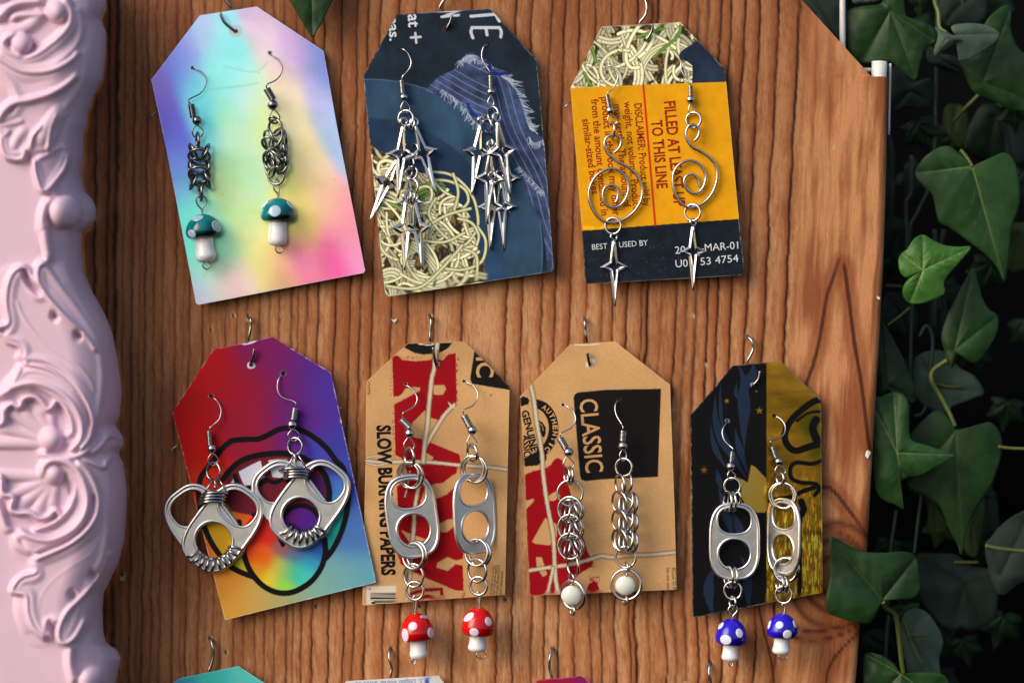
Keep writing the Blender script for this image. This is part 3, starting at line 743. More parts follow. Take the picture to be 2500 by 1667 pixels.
r.poly(cJ([(310,150),(500,10),(660,-30),(780,10),(680,120),(600,125),(520,170),(480,300),(600,245),(690,210),(750,155),(760,390),(700,400),(640,430),(628,480),(680,500),(750,450),(760,560),(820,640),(815,700),(760,712),(700,685),(620,730),(612,770),(700,792),(760,742),(815,750),(820,945),(760,942),(640,890),(540,850),(440,800),(400,770),(340,740),(330,700),(300,640),(290,480),(320,320)]), RED, jag=1.2)
r.poly(cJ([(340,480),(430,610),(535,552)]), KR, jag=.6); r.poly(cJ([(480,300),(540,270),(600,262),(590,180),(700,90),(790,30),(795,100),(690,205),(600,245)]), KR, jag=.8)
r.poly(cJ([(640,430),(700,400),(755,400),(750,450),(700,495),(650,500)]), KR, jag=.8)
r.stroke(cJ([(415,1018),(415,968),(520,940),(650,932),(660,1022)]), 8, RED, smooth=0, jag=1.2)
r.stroke(cJ([(470,1030),(480,1000),(560,988),(610,1020)]), 9, RED, jag=1)
r.poly(cI([(455,345),(490,308),(920,300),(880,350),(820,385),(740,405),(640,412),(560,398)]), BLK, jag=.8)
r.poly(cI([(1130,378),(1480,720),(1470,752),(1110,692),(1088,650)]), BLK, jag=.8)
rn = random.Random(8)
for k in range(170):
    a = rn.choice([(345, rn.uniform(430,820)), (rn.uniform(345,950), 440), (962, rn.uniform(420,900)), (365, rn.uniform(900,1380)), (rn.uniform(800,1000), 1380)])
    r.dot(*cI(a[0]+rn.gauss(0,12), a[1]+rn.gauss(0,12)), rn.uniform(.6,1.6), rn.uniform(.6,1.4), RED, soft=.5)
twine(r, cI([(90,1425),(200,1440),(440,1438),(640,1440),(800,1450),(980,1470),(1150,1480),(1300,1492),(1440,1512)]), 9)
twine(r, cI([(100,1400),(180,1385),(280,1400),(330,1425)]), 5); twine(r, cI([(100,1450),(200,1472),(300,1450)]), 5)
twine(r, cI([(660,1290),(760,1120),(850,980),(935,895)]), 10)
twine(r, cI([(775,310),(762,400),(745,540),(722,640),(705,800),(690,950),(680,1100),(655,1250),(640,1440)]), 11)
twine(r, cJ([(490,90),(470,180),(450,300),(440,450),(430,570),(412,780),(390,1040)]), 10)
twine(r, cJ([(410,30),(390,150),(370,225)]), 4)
for k in range(7): r.stroke([cI(905,920), cI(900+k*11-20,868+k*9)], 2.2, TW, smooth=0)
r.poly(cJ([(78,910),(305,906),(300,1052),(74,1056)]), (214, 202, 186), soft=.6)
yb = 962
for k, wb in enumerate([4,3,7,3,4,9,3,4,7,3,5,8]):
    r.stroke([cJ(110 if k < 7 else 135, yb), cJ(300, yb-1)], wb/3.135, BLK, smooth=0, soft=.35); yb += wb+4
c5.hole(*cI(768,505), 4.5, 8, (215,205,190)); c5.hole(*cI(470,700), 4, 5, (200,180,160)); c5.hole(*cI(1030,668), 4, 6, (225,205,175)); r.dot(*cI(1290,800), 2, 2, (70,45,20)); r.stroke(cI([(600,312),(690,322),(740,315)]), 3, (225,215,200), jag=1)
m_kraft, t_, b_ = attr_mat("kraft_card", .6, 0, .07, (1, 1, 1), 2200, .06, spec=.12)
c5.finish(m_kraft, (214, 178, 130))
text("SLOW BURNING PAPERS", cI(198,1090), cJ(196,828), 32, ink_black, c5, .04)
text("om", cI(97,672), cI(97,792), 13, ink_grey, c5); text("IC", cI(1150,440), cI(1152,632), 41, ink_kraft, c5, .02)
text("7", cJ(84,922), cJ(84,940), 8, ink_black, c5); text("1", cJ(115,1030), cJ(116,1044), 9, ink_black, c5); text("TM", cJ(800,955), cJ(800,1008), 9, ink_deep, c5)
for s_, a, b in (("WARNING: Inhal", (1122,790), (1110,975)), ("including ethyl", (1102,750), (1083,975)), ("California to cau", (1081,745), (1058,975)), ("harm. For more in", (1060,752), (1036,978))):
    text(s_, cJ(a[0]-14,a[1]), cJ(b[0]-14,b[1]), 5.5, ink_black, c5)
# --- 6
c6 = Card([cK(555,315), cK(985,288), cK(1512,700), cL(1636,400), cL(1660,1232), cL(178,1293), cL(125,40), cK(75,815)],
          "kraft card with black square and twine print carrying the pearl drop earrings", 27, ty=.018, tx=-.004, step=1.5)
kraft(c6, 7); r = c6.r
sq = [cK(590,830), cK(600,795), cK(630,775), cK(900,750), cK(1425,740), cL(1470,97), cL(900,122), cL(740,140), cL(700,125), cL(685,80)]
r.poly(sq, (20, 15, 17), jag=.5)
r.dot(*cK(200,1130), 62, 74, BLK, jag=.8, ang=8); r.dot(*cK(190,1130), 41, 53, KR, jag=.6, ang=8)
r.poly([cK(60,800), cK(195,690), cK(215,900), cK(220,1150), cK(235,1340), cK(120,1400), cK(60,1400)], KR, soft=1)
r.poly(cK([(75,830),(95,815),(150,825),(170,855),(150,890),(100,905),(80,900)]), BLK, jag=2.4)
r.poly(cK([(112,1415),(190,1385),(250,1395),(330,1340),(330,1420),(240,1470),(118,1485)]), BLK, jag=2.4)
r.poly(cK([(240,1035),(290,1060),(322,1110),(322,1170),(305,1210),(270,1170),(245,1110)]), BLK); r.stroke(cK([(240,1045),(285,1090),(300,1140)]), 1.6, KR)
r.poly(cK([(110,1590),(150,1550),(210,1525),(320,1500),(370,1470),(400,1420),(440,1400),(490,1430),(560,1590)]), RED, jag=2)
r.poly(cL([(130,80),(200,50),(300,20),(520,-5),(560,150),(600,300),(640,450),(700,650),(760,850),(820,950),(800,1000),(700,1060),(640,1110),(560,1200),(480,1293),(180,1293),(150,700)]), RED, jag=1.2)
r.poly(cL([(740,1275),(770,1180),(820,1145),(860,1160),(892,1275)]), RED, jag=1)
for h in ([(335,510),(200,750),(230,770),(380,787),(455,690),(450,575)], [(240,905),(300,905),(355,1080),(310,1105),(250,1010)], [(360,290),(450,238),(490,290),(420,342),(370,335)], [(130,340),(235,310),(215,350),(140,425)]):
    r.poly(cL(h), KR, jag=.7)
for k in range(120):
    a = rn.choice([(rn.uniform(730,830), rn.uniform(830,1010)), (rn.uniform(220,270), rn.uniform(305,360)), (rn.uniform(780,880), rn.uniform(1100,1150))]); r.dot(*cL(*a), rn.uniform(.6,1.5), rn.uniform(.6,1.4), RED, soft=.5)
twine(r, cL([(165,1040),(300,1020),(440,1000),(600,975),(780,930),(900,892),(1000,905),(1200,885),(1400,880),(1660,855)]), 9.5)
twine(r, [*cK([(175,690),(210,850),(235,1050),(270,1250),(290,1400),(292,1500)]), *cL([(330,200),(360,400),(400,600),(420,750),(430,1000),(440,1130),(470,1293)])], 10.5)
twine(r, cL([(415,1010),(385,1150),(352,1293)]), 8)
c6.hole(*cK(742,505), 4.5, 9, (228,222,212)); r.dot(*cK(770,475), 6, 6, (228,222,212), jag=1); c6.hole(*cK(487,893), 4, 5.5, (228,215,195)); c6.hole(*cK(1022,838), 3.5, 5, (70,65,68))
r.stroke(cK([(600,318),(720,322),(830,310)]), 2.6, (226,216,200), jag=1)
c6.finish(m_kraft, (214, 178, 130))
text("CLASSIC", cK(646,845), cK(708,1545), 43, ink_kraft, c6, .012)
text("GENUINE", cK(88,955), cK(190,1345), 17, ink_black, c6, .03); text("ASSIC", cK(96,1180), cK(112,1392), 19, ink_black, c6, .03)
aut = "AUTHENTIC"
for i, ch in enumerate(aut):
    a = R(-62+i*14.2); cx_, cy_ = cK(200,1130); rx_, ry_ = 45, 56
    px_, py_ = cx_+rx_*math.cos(a)+4, cy_+ry_*math.sin(a)
    tx_, ty_ = -math.sin(a)*.8, math.cos(a); l = math.hypot(tx_, ty_); tx_ /= l; ty_ /= l
    hw = 2.2 if ch == "I" else 5.4
    text(ch, (px_-tx_*hw, py_-ty_*hw), (px_+tx_*hw, py_+ty_*hw), 11.5, ink_kraft, c6, .03)
for s_, a, b in (("Phoenix, AZ 85", (1606,1012), (1620,1240)), ("Distributed by", (1640,1012), (1650,1235)), ("Sale only allow", (1556,1010), (1560,1240))):
    text(s_, cL(a[0],a[1]), cL(*b), 7.5, ink_grey, c6)
# --- 7
c7 = Card([cM(545,362), cM(1000,318), cM(1385,690), cM(1390,720), cN(1155,856), cN(150,1050), cN(132,1042), cM(140,835)],
          "half black half gold foil card carrying the blue mushroom earrings", 27, ty=.02, bend=-7, step=1.5)
r = c7.r; X, Y = r.X, r.Y
r.C[:] = np.array([12, 12, 15])/255
BL = (27, 42, 66)
def st7(pts, w_, f=cM, tp=True): r.stroke(f(pts), w_, BL, soft=.8, taper=tp, smooth=5)
st7([(560,340),(620,400),(650,520),(650,640),(655,800),(650,950),(655,1170)], 30); st7([(735,330),(740,430),(700,520),(660,620)], 26)
st7([(590,520),(575,600),(610,700),(650,720)], 12); st7([(380,640),(378,860),(440,1050),(560,1250),(690,1470)], 26); st7([(430,500),(425,700),(440,900),(500,1080)], 9)
st7([(330,900),(360,1100),(430,1260),(520,1380)], 14); st7([(560,950),(600,1120),(640,1250),(690,1400)], 18); st7([(390,1340),(410,1450),(440,1567)], 14)
st7([(330,20),(390,200),(420,330),(470,450)], 24, cN); st7([(430,180),(480,300),(520,420),(560,520)], 20, cN); st7([(320,620),(265,760),(262,900),(300,1060)], 26, cN); st7([(500,560),(545,640),(560,760),(575,990)], 24, cN)
def star7(p, rr, col):
    pts = []
    for i in range(10):
        a = -math.pi/2+i*math.pi/5; q = rr if i % 2 == 0 else rr*.42; pts.append((p[0]+q*math.cos(a), p[1]+q*math.sin(a)))
    r.poly(pts, col, soft=.5)
star7(cM(487,700), 7.5, (176,140,50)); star7(cM(800,793), 9.5, (180,142,52)); star7(cM(270,1362), 9.5, (190,112,30)); star7(cM(770,608), 4, (150,120,40))
r.poly([cM(720,1310), cM(760,1330), cM(865,1440), cM(910,1567), cN(745,30), cN(745,180), cN(700,228), cN(640,228), cN(560,185), cN(515,110), cN(510,10), cM(570,1425), cM(640,1450), cM(690,1480)], (216, 180, 82), soft=.7)
r.poly([cM(690,1480), cM(720,1330), cM(740,1567), cN(560,120), cN(520,40)], (210, 180, 96), soft=3)
gd = np.clip((X-1870.8)/1.0, 0, 1)[:, None]
gn = fbm(X/70, Y/26, 5)[:, None]; gf = fbm(X/3, Y/18, 6)[:, None]; low = np.clip((Y-1130)/200, 0, 1)[:, None]
gcol = np.array([168, 126, 42.])*(.62+.75*gn)*(1-.0*low)+low*np.array([240, 190, 70.])*np.clip((gf-.5)*3.4, 0, 1)
gg = (np.exp(-((X-1985)**2+(Y-1030)**2)/900.)+np.exp(-((X-1995)**2+(Y-1100)**2)/500.)+.7*np.exp(-((X-1975)**2+(Y-1055)**2)/400.))[:, None]
gcol = gcol*(1-.6*np.clip(gg, 0, 1))+np.array([70, 96, 18.])*.6*np.clip(gg, 0, 1)
r.C = r.C*(1-gd)+gcol/255*gd
for pts, w_, f in (([(1400,690),(1330,700),(1200,790),(1100,890),(1045,1010),(1060,1110),(1140,1175),(1260,1140),(1400,1095)], 16, cM), ([(1400,800),(1270,815),(1160,890)], 7, cM), ([(1340,880),(1310,960),(1350,1080)], 20, cM),
                 ([(1400,1270),(1300,1300),(1150,1290),(1095,1350),(1110,1440),(1200,1480),(1330,1490),(1370,1540),(1330,1600)], 10, cM), ([(1180,1190),(1300,1150),(1390,1130)], 8, cM),
                 ([(740,130),(900,105),(1000,60),(1120,20)], 11, cN), ([(985,140),(1005,200),(985,245)], 16, cN), ([(985,230),(975,330),(975,600),(972,900)], 10, cN)):
    idx0 = r.C.copy(); r.stroke(f(pts), w_, (10, 10, 10), soft=.7, smooth=6); r.C = np.where(gd > .5, r.C, idx0)
c7.hole(*cM(735,545), 3, 6, (170,185,205)); c7.hole(*cM(490,890), 3, 6, (110,125,145)); c7.hole(*cM(940,840), 4, 6, (150,120,30))
m_black7, t_, b_ = attr_mat("black_and_gold_foil", .38, 0, .03, (1, 1, 1), 2500, .03, spec=.12)
ty_ = N(t_, "ShaderNodeSeparateColor"); at_ = [n for n in t_.nodes if n.type == 'ATTRIBUTE'][0]
t_.links.new(at_.outputs['Color'], ty_.inputs[0])
sb = N(t_, "ShaderNodeMath", operation='SUBTRACT'); t_.links.new(ty_.outputs[0], sb.inputs[0]); t_.links.new(ty_.outputs[2], sb.inputs[1])
gl = N(t_, "ShaderNodeMath", operation='MULTIPLY', use_clamp=True); t_.links.new(sb.outputs[0], gl.inputs[0]); gl.inputs[1].default_value = 9.0
t_.links.new(gl.outputs[0], b_.inputs['Metallic'])
rg_ = N(t_, 'ShaderNodeMapRange'); rg_.inputs['To Min'].default_value = .38; rg_.inputs['To Max'].default_value = .24; t_.links.new(gl.outputs[0], rg_.inputs[0]); t_.links.new(rg_.outputs[0], b_.inputs['Roughness'])
c7o = c7.finish(m_black7, (185, 188, 195))

# --- bottom row, cut by the frame edge
def low_card(outline, label, col, seed, ctrl=None):
    cc = Card(outline, label, 26, ty=.01, step=3)
    cc.r.C = cc.r.field(ctrl, eps=20, power=1.6) if ctrl else np.array(col)/255*(.94+.12*fbm(cc.X/40, cc.Y/40, seed))[:, None]
    return cc
c8 = low_card([(439,1654), (582,1625), (668,1680), (700,1790), (405,1800), (405,1678)], "plain teal card at the bottom left, cut off by the photo edge", (70,185,175), 3, [(440,1670,60,150,170),(520,1660,62,185,180),(600,1650,90,200,190),(600,1800,60,160,170)])
c8.finish(m_satin, (200, 215, 215))
c9 = low_card([(846,1661.5), (1070,1648), (1096,1680), (1098,1790), (820,1800), (822,1688)], "white card with upside-down blue print and blue bar at the bottom edge", (218,218,220), 4)
c9.r.poly([(1037,1651), (1048,1650), (1048,1700), (1037,1700)], (62, 88, 178), soft=.5)
c9.finish(m_satin, (225, 222, 215))
text("5. Déjalo enfriar antes de", (1030,1656), (868,1664), 11, ink_blue, c9)
text("5. Déjalo enfriar antes de", (1030,1676), (858,1684), 11, ink_blue, c9)
c10 = low_card([(1314,1659), (1417,1649), (1425,1652), (1470,1690), (1470,1790), (1270,1795), (1272,1692)], "crimson to magenta card at the bottom centre under a wire hook", (150,20,50), 5, [(1310,1670,168,18,40),(1370,1660,150,20,62),(1430,1660,128,24,96),(1400,1800,110,30,120)])
c10.finish(m_satin, (215, 175, 190))
# ------------------------------------------------------------------ metals and beads
m_steel = metal("steel_wire", .50, .20, .22); m_dark = metal("dark_steel_rings", .23, .22, .25)
m_silver = metal("silver_charm", .72, .2, .28, 200); m_alu = metal("aluminium_tab", .78, .34, .16, 160, .12)
m_wrap = metal("wrap_rings", .40, .2, .28)
m_hook = metal("hook_wire", .36, .22, .2)
def glass(name, col, deep):
    m = bpy.data.materials.new(name); t, b = nodes_of(m); v = objcoord(t)
    t.links.new(ramp(t, noise(t, v, 90, 2), [(0.42, deep), (0.6, col)]), b.inputs['Base Color'])
    b.inputs['Roughness'].default_value = .1; b.inputs['Specular IOR Level'].default_value = .3; b.inputs['Coat Weight'].default_value = .25; b.inputs['Coat Roughness'].default_value = .03
    b.inputs['Subsurface Weight'].default_value = .1; b.inputs['Subsurface Scale'].default_value = .001
    return m
m_teal = glass("teal_glass", rgb(8, 122, 128), rgb(1, 30, 36)); m_red = glass("red_glass", rgb(205, 12, 10), rgb(170, 6, 8)); m_blue = glass("blue_glass", rgb(38, 22, 190), rgb(22, 8, 130))
m_stem = mat("white_glass", rgb(226, 228, 232), .12, 0, .03, 200, coat=.6, sss=.3)
m_spot_t = mat("pale_blue_glass", rgb(165, 190, 215), .12, 0, .05, 200, coat=.6); m_spot_r = mat("pink_white_glass", rgb(226, 205, 226), .12, 0, .06, 200, coat=.6)
m_spot_b = mat("milky_glass", rgb(215, 220, 238), .12, 0, .05, 200, coat=.6)
m_pearl = mat("white_pearl_glass", rgb(218, 222, 212), .15, 0, .07, 150, coat=.7, sss=.25)

_rc = {}
def ring_mesh(Rr, r, m):
    key = (round(Rr*2)/2, round(r*5)/5, m.name)
    if key in _rc: return _rc[key]
    Rr, r = key[:2]; A, B = 28, 9; V = []; F = []
    for i in range(A):
        a = 2*math.pi*i/A
        for j in range(B):
            b = 2*math.pi*j/B; q = Rr+r*math.cos(b); V.append((q*math.cos(a)*P, r*math.sin(b)*P, q*math.sin(a)*P))
            F.append((i*B+j, ((i+1) % A)*B+j, ((i+1) % A)*B+(j+1) % B, i*B+(j+1) % B))
    me = bpy.data.meshes.new("jump_ring"); me.from_pydata(V, [], F); me.polygons.foreach_set("use_smooth", [True]*len(F)); me.materials.append(m); me.update()
    _rc[key] = me; return me
def put(me, name, parent, x, y, d, rotq=None, scale=(1, 1, 1)):
    o = bpy.data.objects.new(name, me); C.objects.link(o); o.parent = parent
    o.location = pos(x, y, d)-world_of(parent)
    if rotq is not None: o.rotation_mode = 'QUATERNION'; o.rotation_quaternion = rotq
    o.scale = scale; return o
class Ear:
    def __init__(s, label, card, f, origin, h=20, mt=None, group="earrings hanging on the cards", dz=None):
        s.card = card; s.f = f; s.k = 1/f.s; s.h = h; s.m = mt or m_steel
        ox, oy = f(*origin); s.d = float(card.d(ox, oy))+h
        s.root = thing("earring", label, "earring", pos(ox, oy, s.d), group)
    def ring(s, cx, cy, a, b=None, ang=90, f=None, w=3.0, dz=0, flip=1, m=None, name="jump_ring"):
        """ring seen as an ellipse: half axes a,b in crop pixels, long axis at ang degrees (image, clockwise from right)"""
        f = f or s.f; x, y = f(cx, cy); a_ = a/f.s; b_ = (a if b is None else b)/f.s
        c_ = min(1, b_/a_); st = math.sqrt(1-c_*c_); t = R(ang)
        n = Vector((-math.sin(t)*st*flip, -c_, -(math.cos(t)*st*flip)))   # px (nx,ny) -> world
        q = Vector((0, -1, 0)).rotation_difference(n)
        return put(ring_mesh(a_-w*.5, w, m or s.m), name, s.root, x, y, s.d+dz, q)
    def wire(s, pts, f=None, hole_in=True, r=1.75, eye=None, coil=None, ball=None, feye=None):
        f = f or s.f; p = f(pts); n = len(p); dcard = s.d-s.h
        ds = [dcard-4]+[dcard+6+(s.h-4)*min(1, (i-1)/(n-3)) for i in range(1, n)] if hole_in else [s.d]*n
        ds[-1] = s.d
        mb = MB(); 
        w3 = cr([tuple(pos(a[0], a[1], d_)) for a, d_ in zip(p, ds)], 5)
        if coil:
            c0, c1 = f(*coil[0]), f(*coil[1]); w3 = np.concatenate([w3, [tuple(pos(*c0, s.d)), tuple(pos(*c1, s.d))]])
        mb.add(*tube(w3, r*P, 8))
        if eye:
            e = (feye or f)(eye); dd = [s.d+1.2*math.sin(i*1.3) for i in range(len(e))]
            e3 = cr([tuple(pos(a[0], a[1], d_)) for a, d_ in zip(e, dd)], 5, True); mb.add(*tube(e3, r*P, 7, True))
        mb.build("ear_wire", s.m, s.root)
        if coil:
            c0, c1 = np.array(f(*coil[0])), np.array(f(*coil[1])); hw = coil[2]/f.s; wr = 1.55; L = np.linalg.norm(c1-c0)
            turns = max(6, L/(wr*2.05)); ax = (c1-c0)/L; pr = np.array([-ax[1], ax[0]]); V = []; K = int(turns*12)
            for i in range(K+1):
                t = i/K; a = t*turns*2*math.pi; c_ = c0+(c1-c0)*t+pr*math.cos(a)*(hw-wr)
                V.append(tuple(pos(c_[0], c_[1], s.d+math.sin(a)*(hw-wr))))
            mb = MB(); mb.add(*tube(V, wr*P, 6)); mb.build("wire_coil", s.m, s.root)
        if ball:
            s.ball(f(ball[0], ball[1]), ball[2]/f.s)
    def ball(s, c, r, m=None, name="ball_bead", dz=0):
        me = sphere_mesh(m or s.m); return put(me, name, s.root, c[0], c[1], s.d+dz, None, (r, r, r))
    def loop(s, pts, r=1.9, f=None, closed=True, name="eye_pin", m=None, dz=None):
        f = f or s.f; p = f(pts); dz = dz or [0]*len(p)
        w3 = cr([tuple(pos(a[0], a[1], s.d+z)) for a, z in zip(p, dz)], 6, closed); mb = MB(); mb.add(*tube(w3, r*P, 8, closed)); return mb.build(name, m or s.m, s.root)
    def tail(s, p0, p1, r=1.5, d0=-14, d1=-6):
        dcard = s.d-s.h
        mb = MB(); mb.add(*tube([tuple(pos(*p0, dcard-10)), tuple(pos((p0[0]+p1[0])/2, (p0[1]+p1[1])/2, dcard-9)), tuple(pos(*p1, dcard-7))], r*P, 8)); mb.build("wire_tail", s.m, s.root)
_sm = {}
def sphere_mesh(m, A=24, B=14):
    if m.name in _sm: return _sm[m.name]
    V = []; F = []
    for i in range(B+1):
        th = math.pi*i/B
        for j in range(A):
            a = 2*math.pi*j/A; V.append((math.sin(th)*math.cos(a)*P, math.sin(th)*math.sin(a)*P, math.cos(th)*P))
    for i in range(B):
        for j in range(A): F.append((i*A+j, (i+1)*A+j, (i+1)*A+(j+1) % A, i*A+(j+1) % A))
    me = bpy.data.meshes.new("ball_bead"); me.from_pydata(V, [], F); me.polygons.foreach_set("use_smooth", [True]*len(F)); me.materials.append(m); me.update(); me.validate()
    _sm[m.name] = me; return me
def lathe(prof, A=40):
    V = []; F = []
    for (r_, z_) in prof:
        for j in range(A):
            a = 2*math.pi*j/A; V.append((r_*math.cos(a)*P, r_*math.sin(a)*P, -z_*P))
    for i in range(len(prof)-1):
        for j in range(A): F.append((i*A+j, i*A+(j+1) % A, (i+1)*A+(j+1) % A, (i+1)*A+j))
    return V, F
CAP = [(0, 0), (.16, .012), (.34, .05), (.52, .115), (.67, .20), (.80, .31), (.90, .44), (.965, .57), (1, .70), (.985, .81), (.93, .90), (.83, .965), (.68, 1.0), (.45, 1.0), (0, .98)]
def mushroom(e, f, cx, top, bot, hw, rot, stem_end, shw0, shw1, spots, mcap, mspot, tl=None, label=None):
    """cap and stem as lathed glass; spots sit proud of the cap"""
    k = 1/f.s; x, y = f(cx, top); Hh = (bot-top)*k; a = hw*k; q = Quaternion((0, 1, 0), R(-rot)); SL = (stem_end-bot)*k
    prof = cr([(p[0]*a, p[1]*Hh) for p in CAP], 3)
    V, F = lathe(prof); me = bpy.data.meshes.new("mushroom_cap"); me.from_pydata(V, [], F); me.polygons.foreach_set("use_smooth", [True]*len(F)); me.materials.append(mcap); me.update()
    cap = put(me, "mushroom_cap", e.root, x, y, e.d, q)
    s0, s1 = shw0*k*1.08, shw1*k*1.08
    pr = cr([(s0*.9, -4), (s0, 0), (s0*.98, SL*.25), (s0*1.03, SL*.5), (s1, SL*.70), (s1*.97, SL*.82), (s1*.82, SL*.92), (s1*.52, SL*.985), (s1*.2, SL), (0, SL)], 3)
    V, F = lathe([(p[0], p[1]+Hh) for p in pr]); me = bpy.data.meshes.new("mushroom_stem"); me.from_pydata(V, [], F); me.polygons.foreach_set("use_smooth", [True]*len(F)); me.materials.append(m_stem); me.update()
    put(me, "mushroom_stem", e.root, x, y, e.d, q)
    pp = np.array(prof); sm = sphere_mesh(mspot)
    for (sx, sy, rx, ry, *an) in spots:
        dx = (sx-cx)*k; dy = (sy-top)*k; c_, s_ = math.cos(R(-rot)), math.sin(R(-rot))
        lx = dx*c_+dy*s_*(-1)*-1 if False else dx*math.cos(R(rot))-dy*math.sin(R(rot))*-1*0+0; lx = dx*math.cos(R(rot))+dy*math.sin(R(rot)); ly = -dx*math.sin(R(rot))+dy*math.cos(R(rot))
        lx = dx*math.cos(R(-rot))-dy*math.sin(R(-rot)); ly = dx*math.sin(R(-rot))+dy*math.cos(R(-rot))
        up = pp[:pp[:, 0].argmax()+1]; low = pp[pp[:, 0].argmax():len(pp)-8]
        yy = np.concatenate([up[:, 1], low[1:, 1]]); rr = np.concatenate([up[:, 0], low[1:, 0]])
        o_ = np.argsort(yy); rad = float(np.interp(ly, yy[o_], rr[o_])); lx = max(-rad*.97, min(rad*.97, lx))
        z = math.sqrt(max(rad*rad-lx*lx, .01)); r2 = float(np.interp(min(ly+1.5, Hh*.98), yy[o_], rr[o_])); r1 = float(np.interp(max(ly-1.5, 0), yy[o_], rr[o_])); sl = (r2-r1)/3.0
        nrm = Vector((lx/rad, -z/rad, sl)).normalized()       # local frame: x right, -y to camera, z up
        so_ = bpy.data.objects.new("spot", sm); C.objects.link(so_); so_.parent = cap
        so_.location = Vector((lx, -z, -ly))*P-nrm*(1.2*P)
        so_.rotation_mode = 'QUATERNION'; qq = Vector((0, -1, 0)).rotation_difference(nrm)
        if an: qq = qq @ Quaternion((0, 1, 0), R(an[0]))
        so_.rotation_quaternion = qq
        fx = 1/max(.55, abs(z/rad)); so_.scale = (min(rx*k*fx, rx*k*1.5), 2.6, ry*k*1.02)
    if tl: e.loop(tl, 1.7, f, True, "pin_loop")

# ---- four-pointed star charm
def star_mesh():
    out = [(0,-66), (4.8,-61), (11,-14), (35,0), (11.5,12), (2.6,94), (0,97), (-2.6,94), (-11.5,12), (-35,0), (-11,-14), (-4.8,-61)]
    hol = [(0,-28), (1.2,-24), (4.4,-6), (14,0), (4.4,6), (1.2,32), (0,36), (-1.2,32), (-4.4,6), (-14,0), (-4.4,-6), (-1.2,-24)]
    mid = [((a[0]*.52+b[0]*.48), (a[1]*.52+b[1]*.48)) for a, b in zip(out, hol)]
    mid[0] = (0,-58); mid[1] = (1.2,-55); mid[11] = (-1.2,-55); mid[5] = (.5,80); mid[6] = (0,84); mid[7] = (-.5,80)
    lay = [(out, -2.2), (out, 1.2), (mid, 5.2), (hol, 1.0), (hol, -2.2)]
    V = []; n = 12; F = []
    for pts, d in lay:
        for x, y in pts: V.append((x*P, -d*P, -y*P))
    for l in range(4):
        for i in range(n): F.append((l*n+i, l*n+(i+1) % n, (l+1)*n+(i+1) % n, (l+1)*n+i))
    for i in range(n): F.append((4*n+i, 4*n+(i+1) % n, (i+1) % n, i))
    me = bpy.data.meshes.new("star_charm"); 
    import bmesh
    me.from_pydata(V, [], F)
    bm = bmesh.new(); bm.from_mesh(me); bmesh.ops.bevel(bm, geom=[e for e in bm.edges], offset=.45*P, segments=1, affect='EDGES'); bmesh.ops.recalc_face_normals(bm, faces=bm.faces); 
    # bail loop at the top
    bm.to_mesh(me); bm.free(); me.materials.append(m_silver); me.update(); return me
STAR = star_mesh()
def star(e, f, cx, cy, rot=0, sc=1.0, yaw=0, dz=0, pitch=0):
    x, y = f(cx, cy); q = Quaternion((0, 1, 0), R(rot)) @ Quaternion((0, 0, 1), R(yaw)) @ Quaternion((1, 0, 0), R(pitch))
    o = put(STAR, "star_charm", e.root, x, y, e.d+dz, q, (sc, sc, sc))
    me = ring_mesh(8.6, 2.9, m_silver)
    b = bpy.data.objects.new("charm_bail", me); C.objects.link(b); b.parent = o
    b.location = (0, 0, 73*P); b.rotation_mode = 'QUATERNION'; b.rotation_quaternion = Quaternion((0, 0, 1), R(25))
    return o

# ---- drink-can pull tab
def tab_mesh(W=123, Hh=188):
    def sup(cx, cy, a, b, n_, N_=40, flat=0):
        o = []
        for i in range(N_):
            t = 2*math.pi*i/N_; c_, s_ = math.cos(t), math.sin(t)
            o.append((cx+a*math.copysign(abs(c_)**(2/n_), c_), cy+b*math.copysign(abs(s_)**(2/n_), s_)))
        return o
    outer = sup(0, 0, W/2, Hh/2, 3.0, 56)
    outer = [(x*(1-.06*(max(0, -y)/(Hh/2))**2), y) for x, y in outer]
    h1 = sup(0, -Hh*.267, W*.318, Hh*.165, 2.5, 36); h2 = sup(0, Hh*.165, W*.30, Hh*.185, 2.1, 36)
    cu = bpy.data.curves.new("tab", 'CURVE'); cu.dimensions = '2D'; cu.fill_mode = 'BOTH'; cu.extrude = 1.4*P; cu.bevel_depth = 1.3*P; cu.bevel_resolution = 2; cu.offset = -1.3*P
    for L in (outer, h1, h2):
        sp = cu.splines.new('POLY'); sp.points.add(len(L)-1); sp.use_cyclic_u = True
        for i, (x, y) in enumerate(L): sp.points[i].co = (x*P, -y*P, 0, 1)
    ob = bpy.data.objects.new("tab", cu); C.objects.link(ob); dg = bpy.context.evaluated_depsgraph_get(); dg.update()
    m0 = bpy.data.meshes.new_from_object(ob.evaluated_get(dg)); bpy.data.objects.remove(ob)
    v = [(a.co.x, -a.co.z, a.co.y) for a in m0.vertices]; F = [tuple(p.vertices) for p in m0.polygons]
    mb = MB(); mb.add(v, F)
    def rimt(L, inset, r, d):
        n = len(L); cx = sum(p[0] for p in L)/n; cy = sum(p[1] for p in L)/n
        q = []
        for x, y in L:
            l = math.hypot(x-cx, y-cy); q.append(((x-(x-cx)/l*inset)*P, -d*P, -(y-(y-cy)/l*inset)*P))
        mb.add(*tube(cr(q, 2, True), r*P, 10, True))
    rimt(outer, 3.8, 4.3, .4); rimt(h1, -2.6, 3.0, .8); rimt(h2, -3.2, 3.6, .8)
    v = np.concatenate(mb.v); me = bpy.data.meshes.new("pull_tab"); me.from_pydata(v.tolist(), [], mb.f)
    me.materials.append(m_alu); me.update()
    me.polygons.foreach_set("use_smooth", [True]*len(me.polygons))
    try: me.set_sharp_from_angle(angle=R(40))
    except Exception: pass
    return me
TAB = tab_mesh()
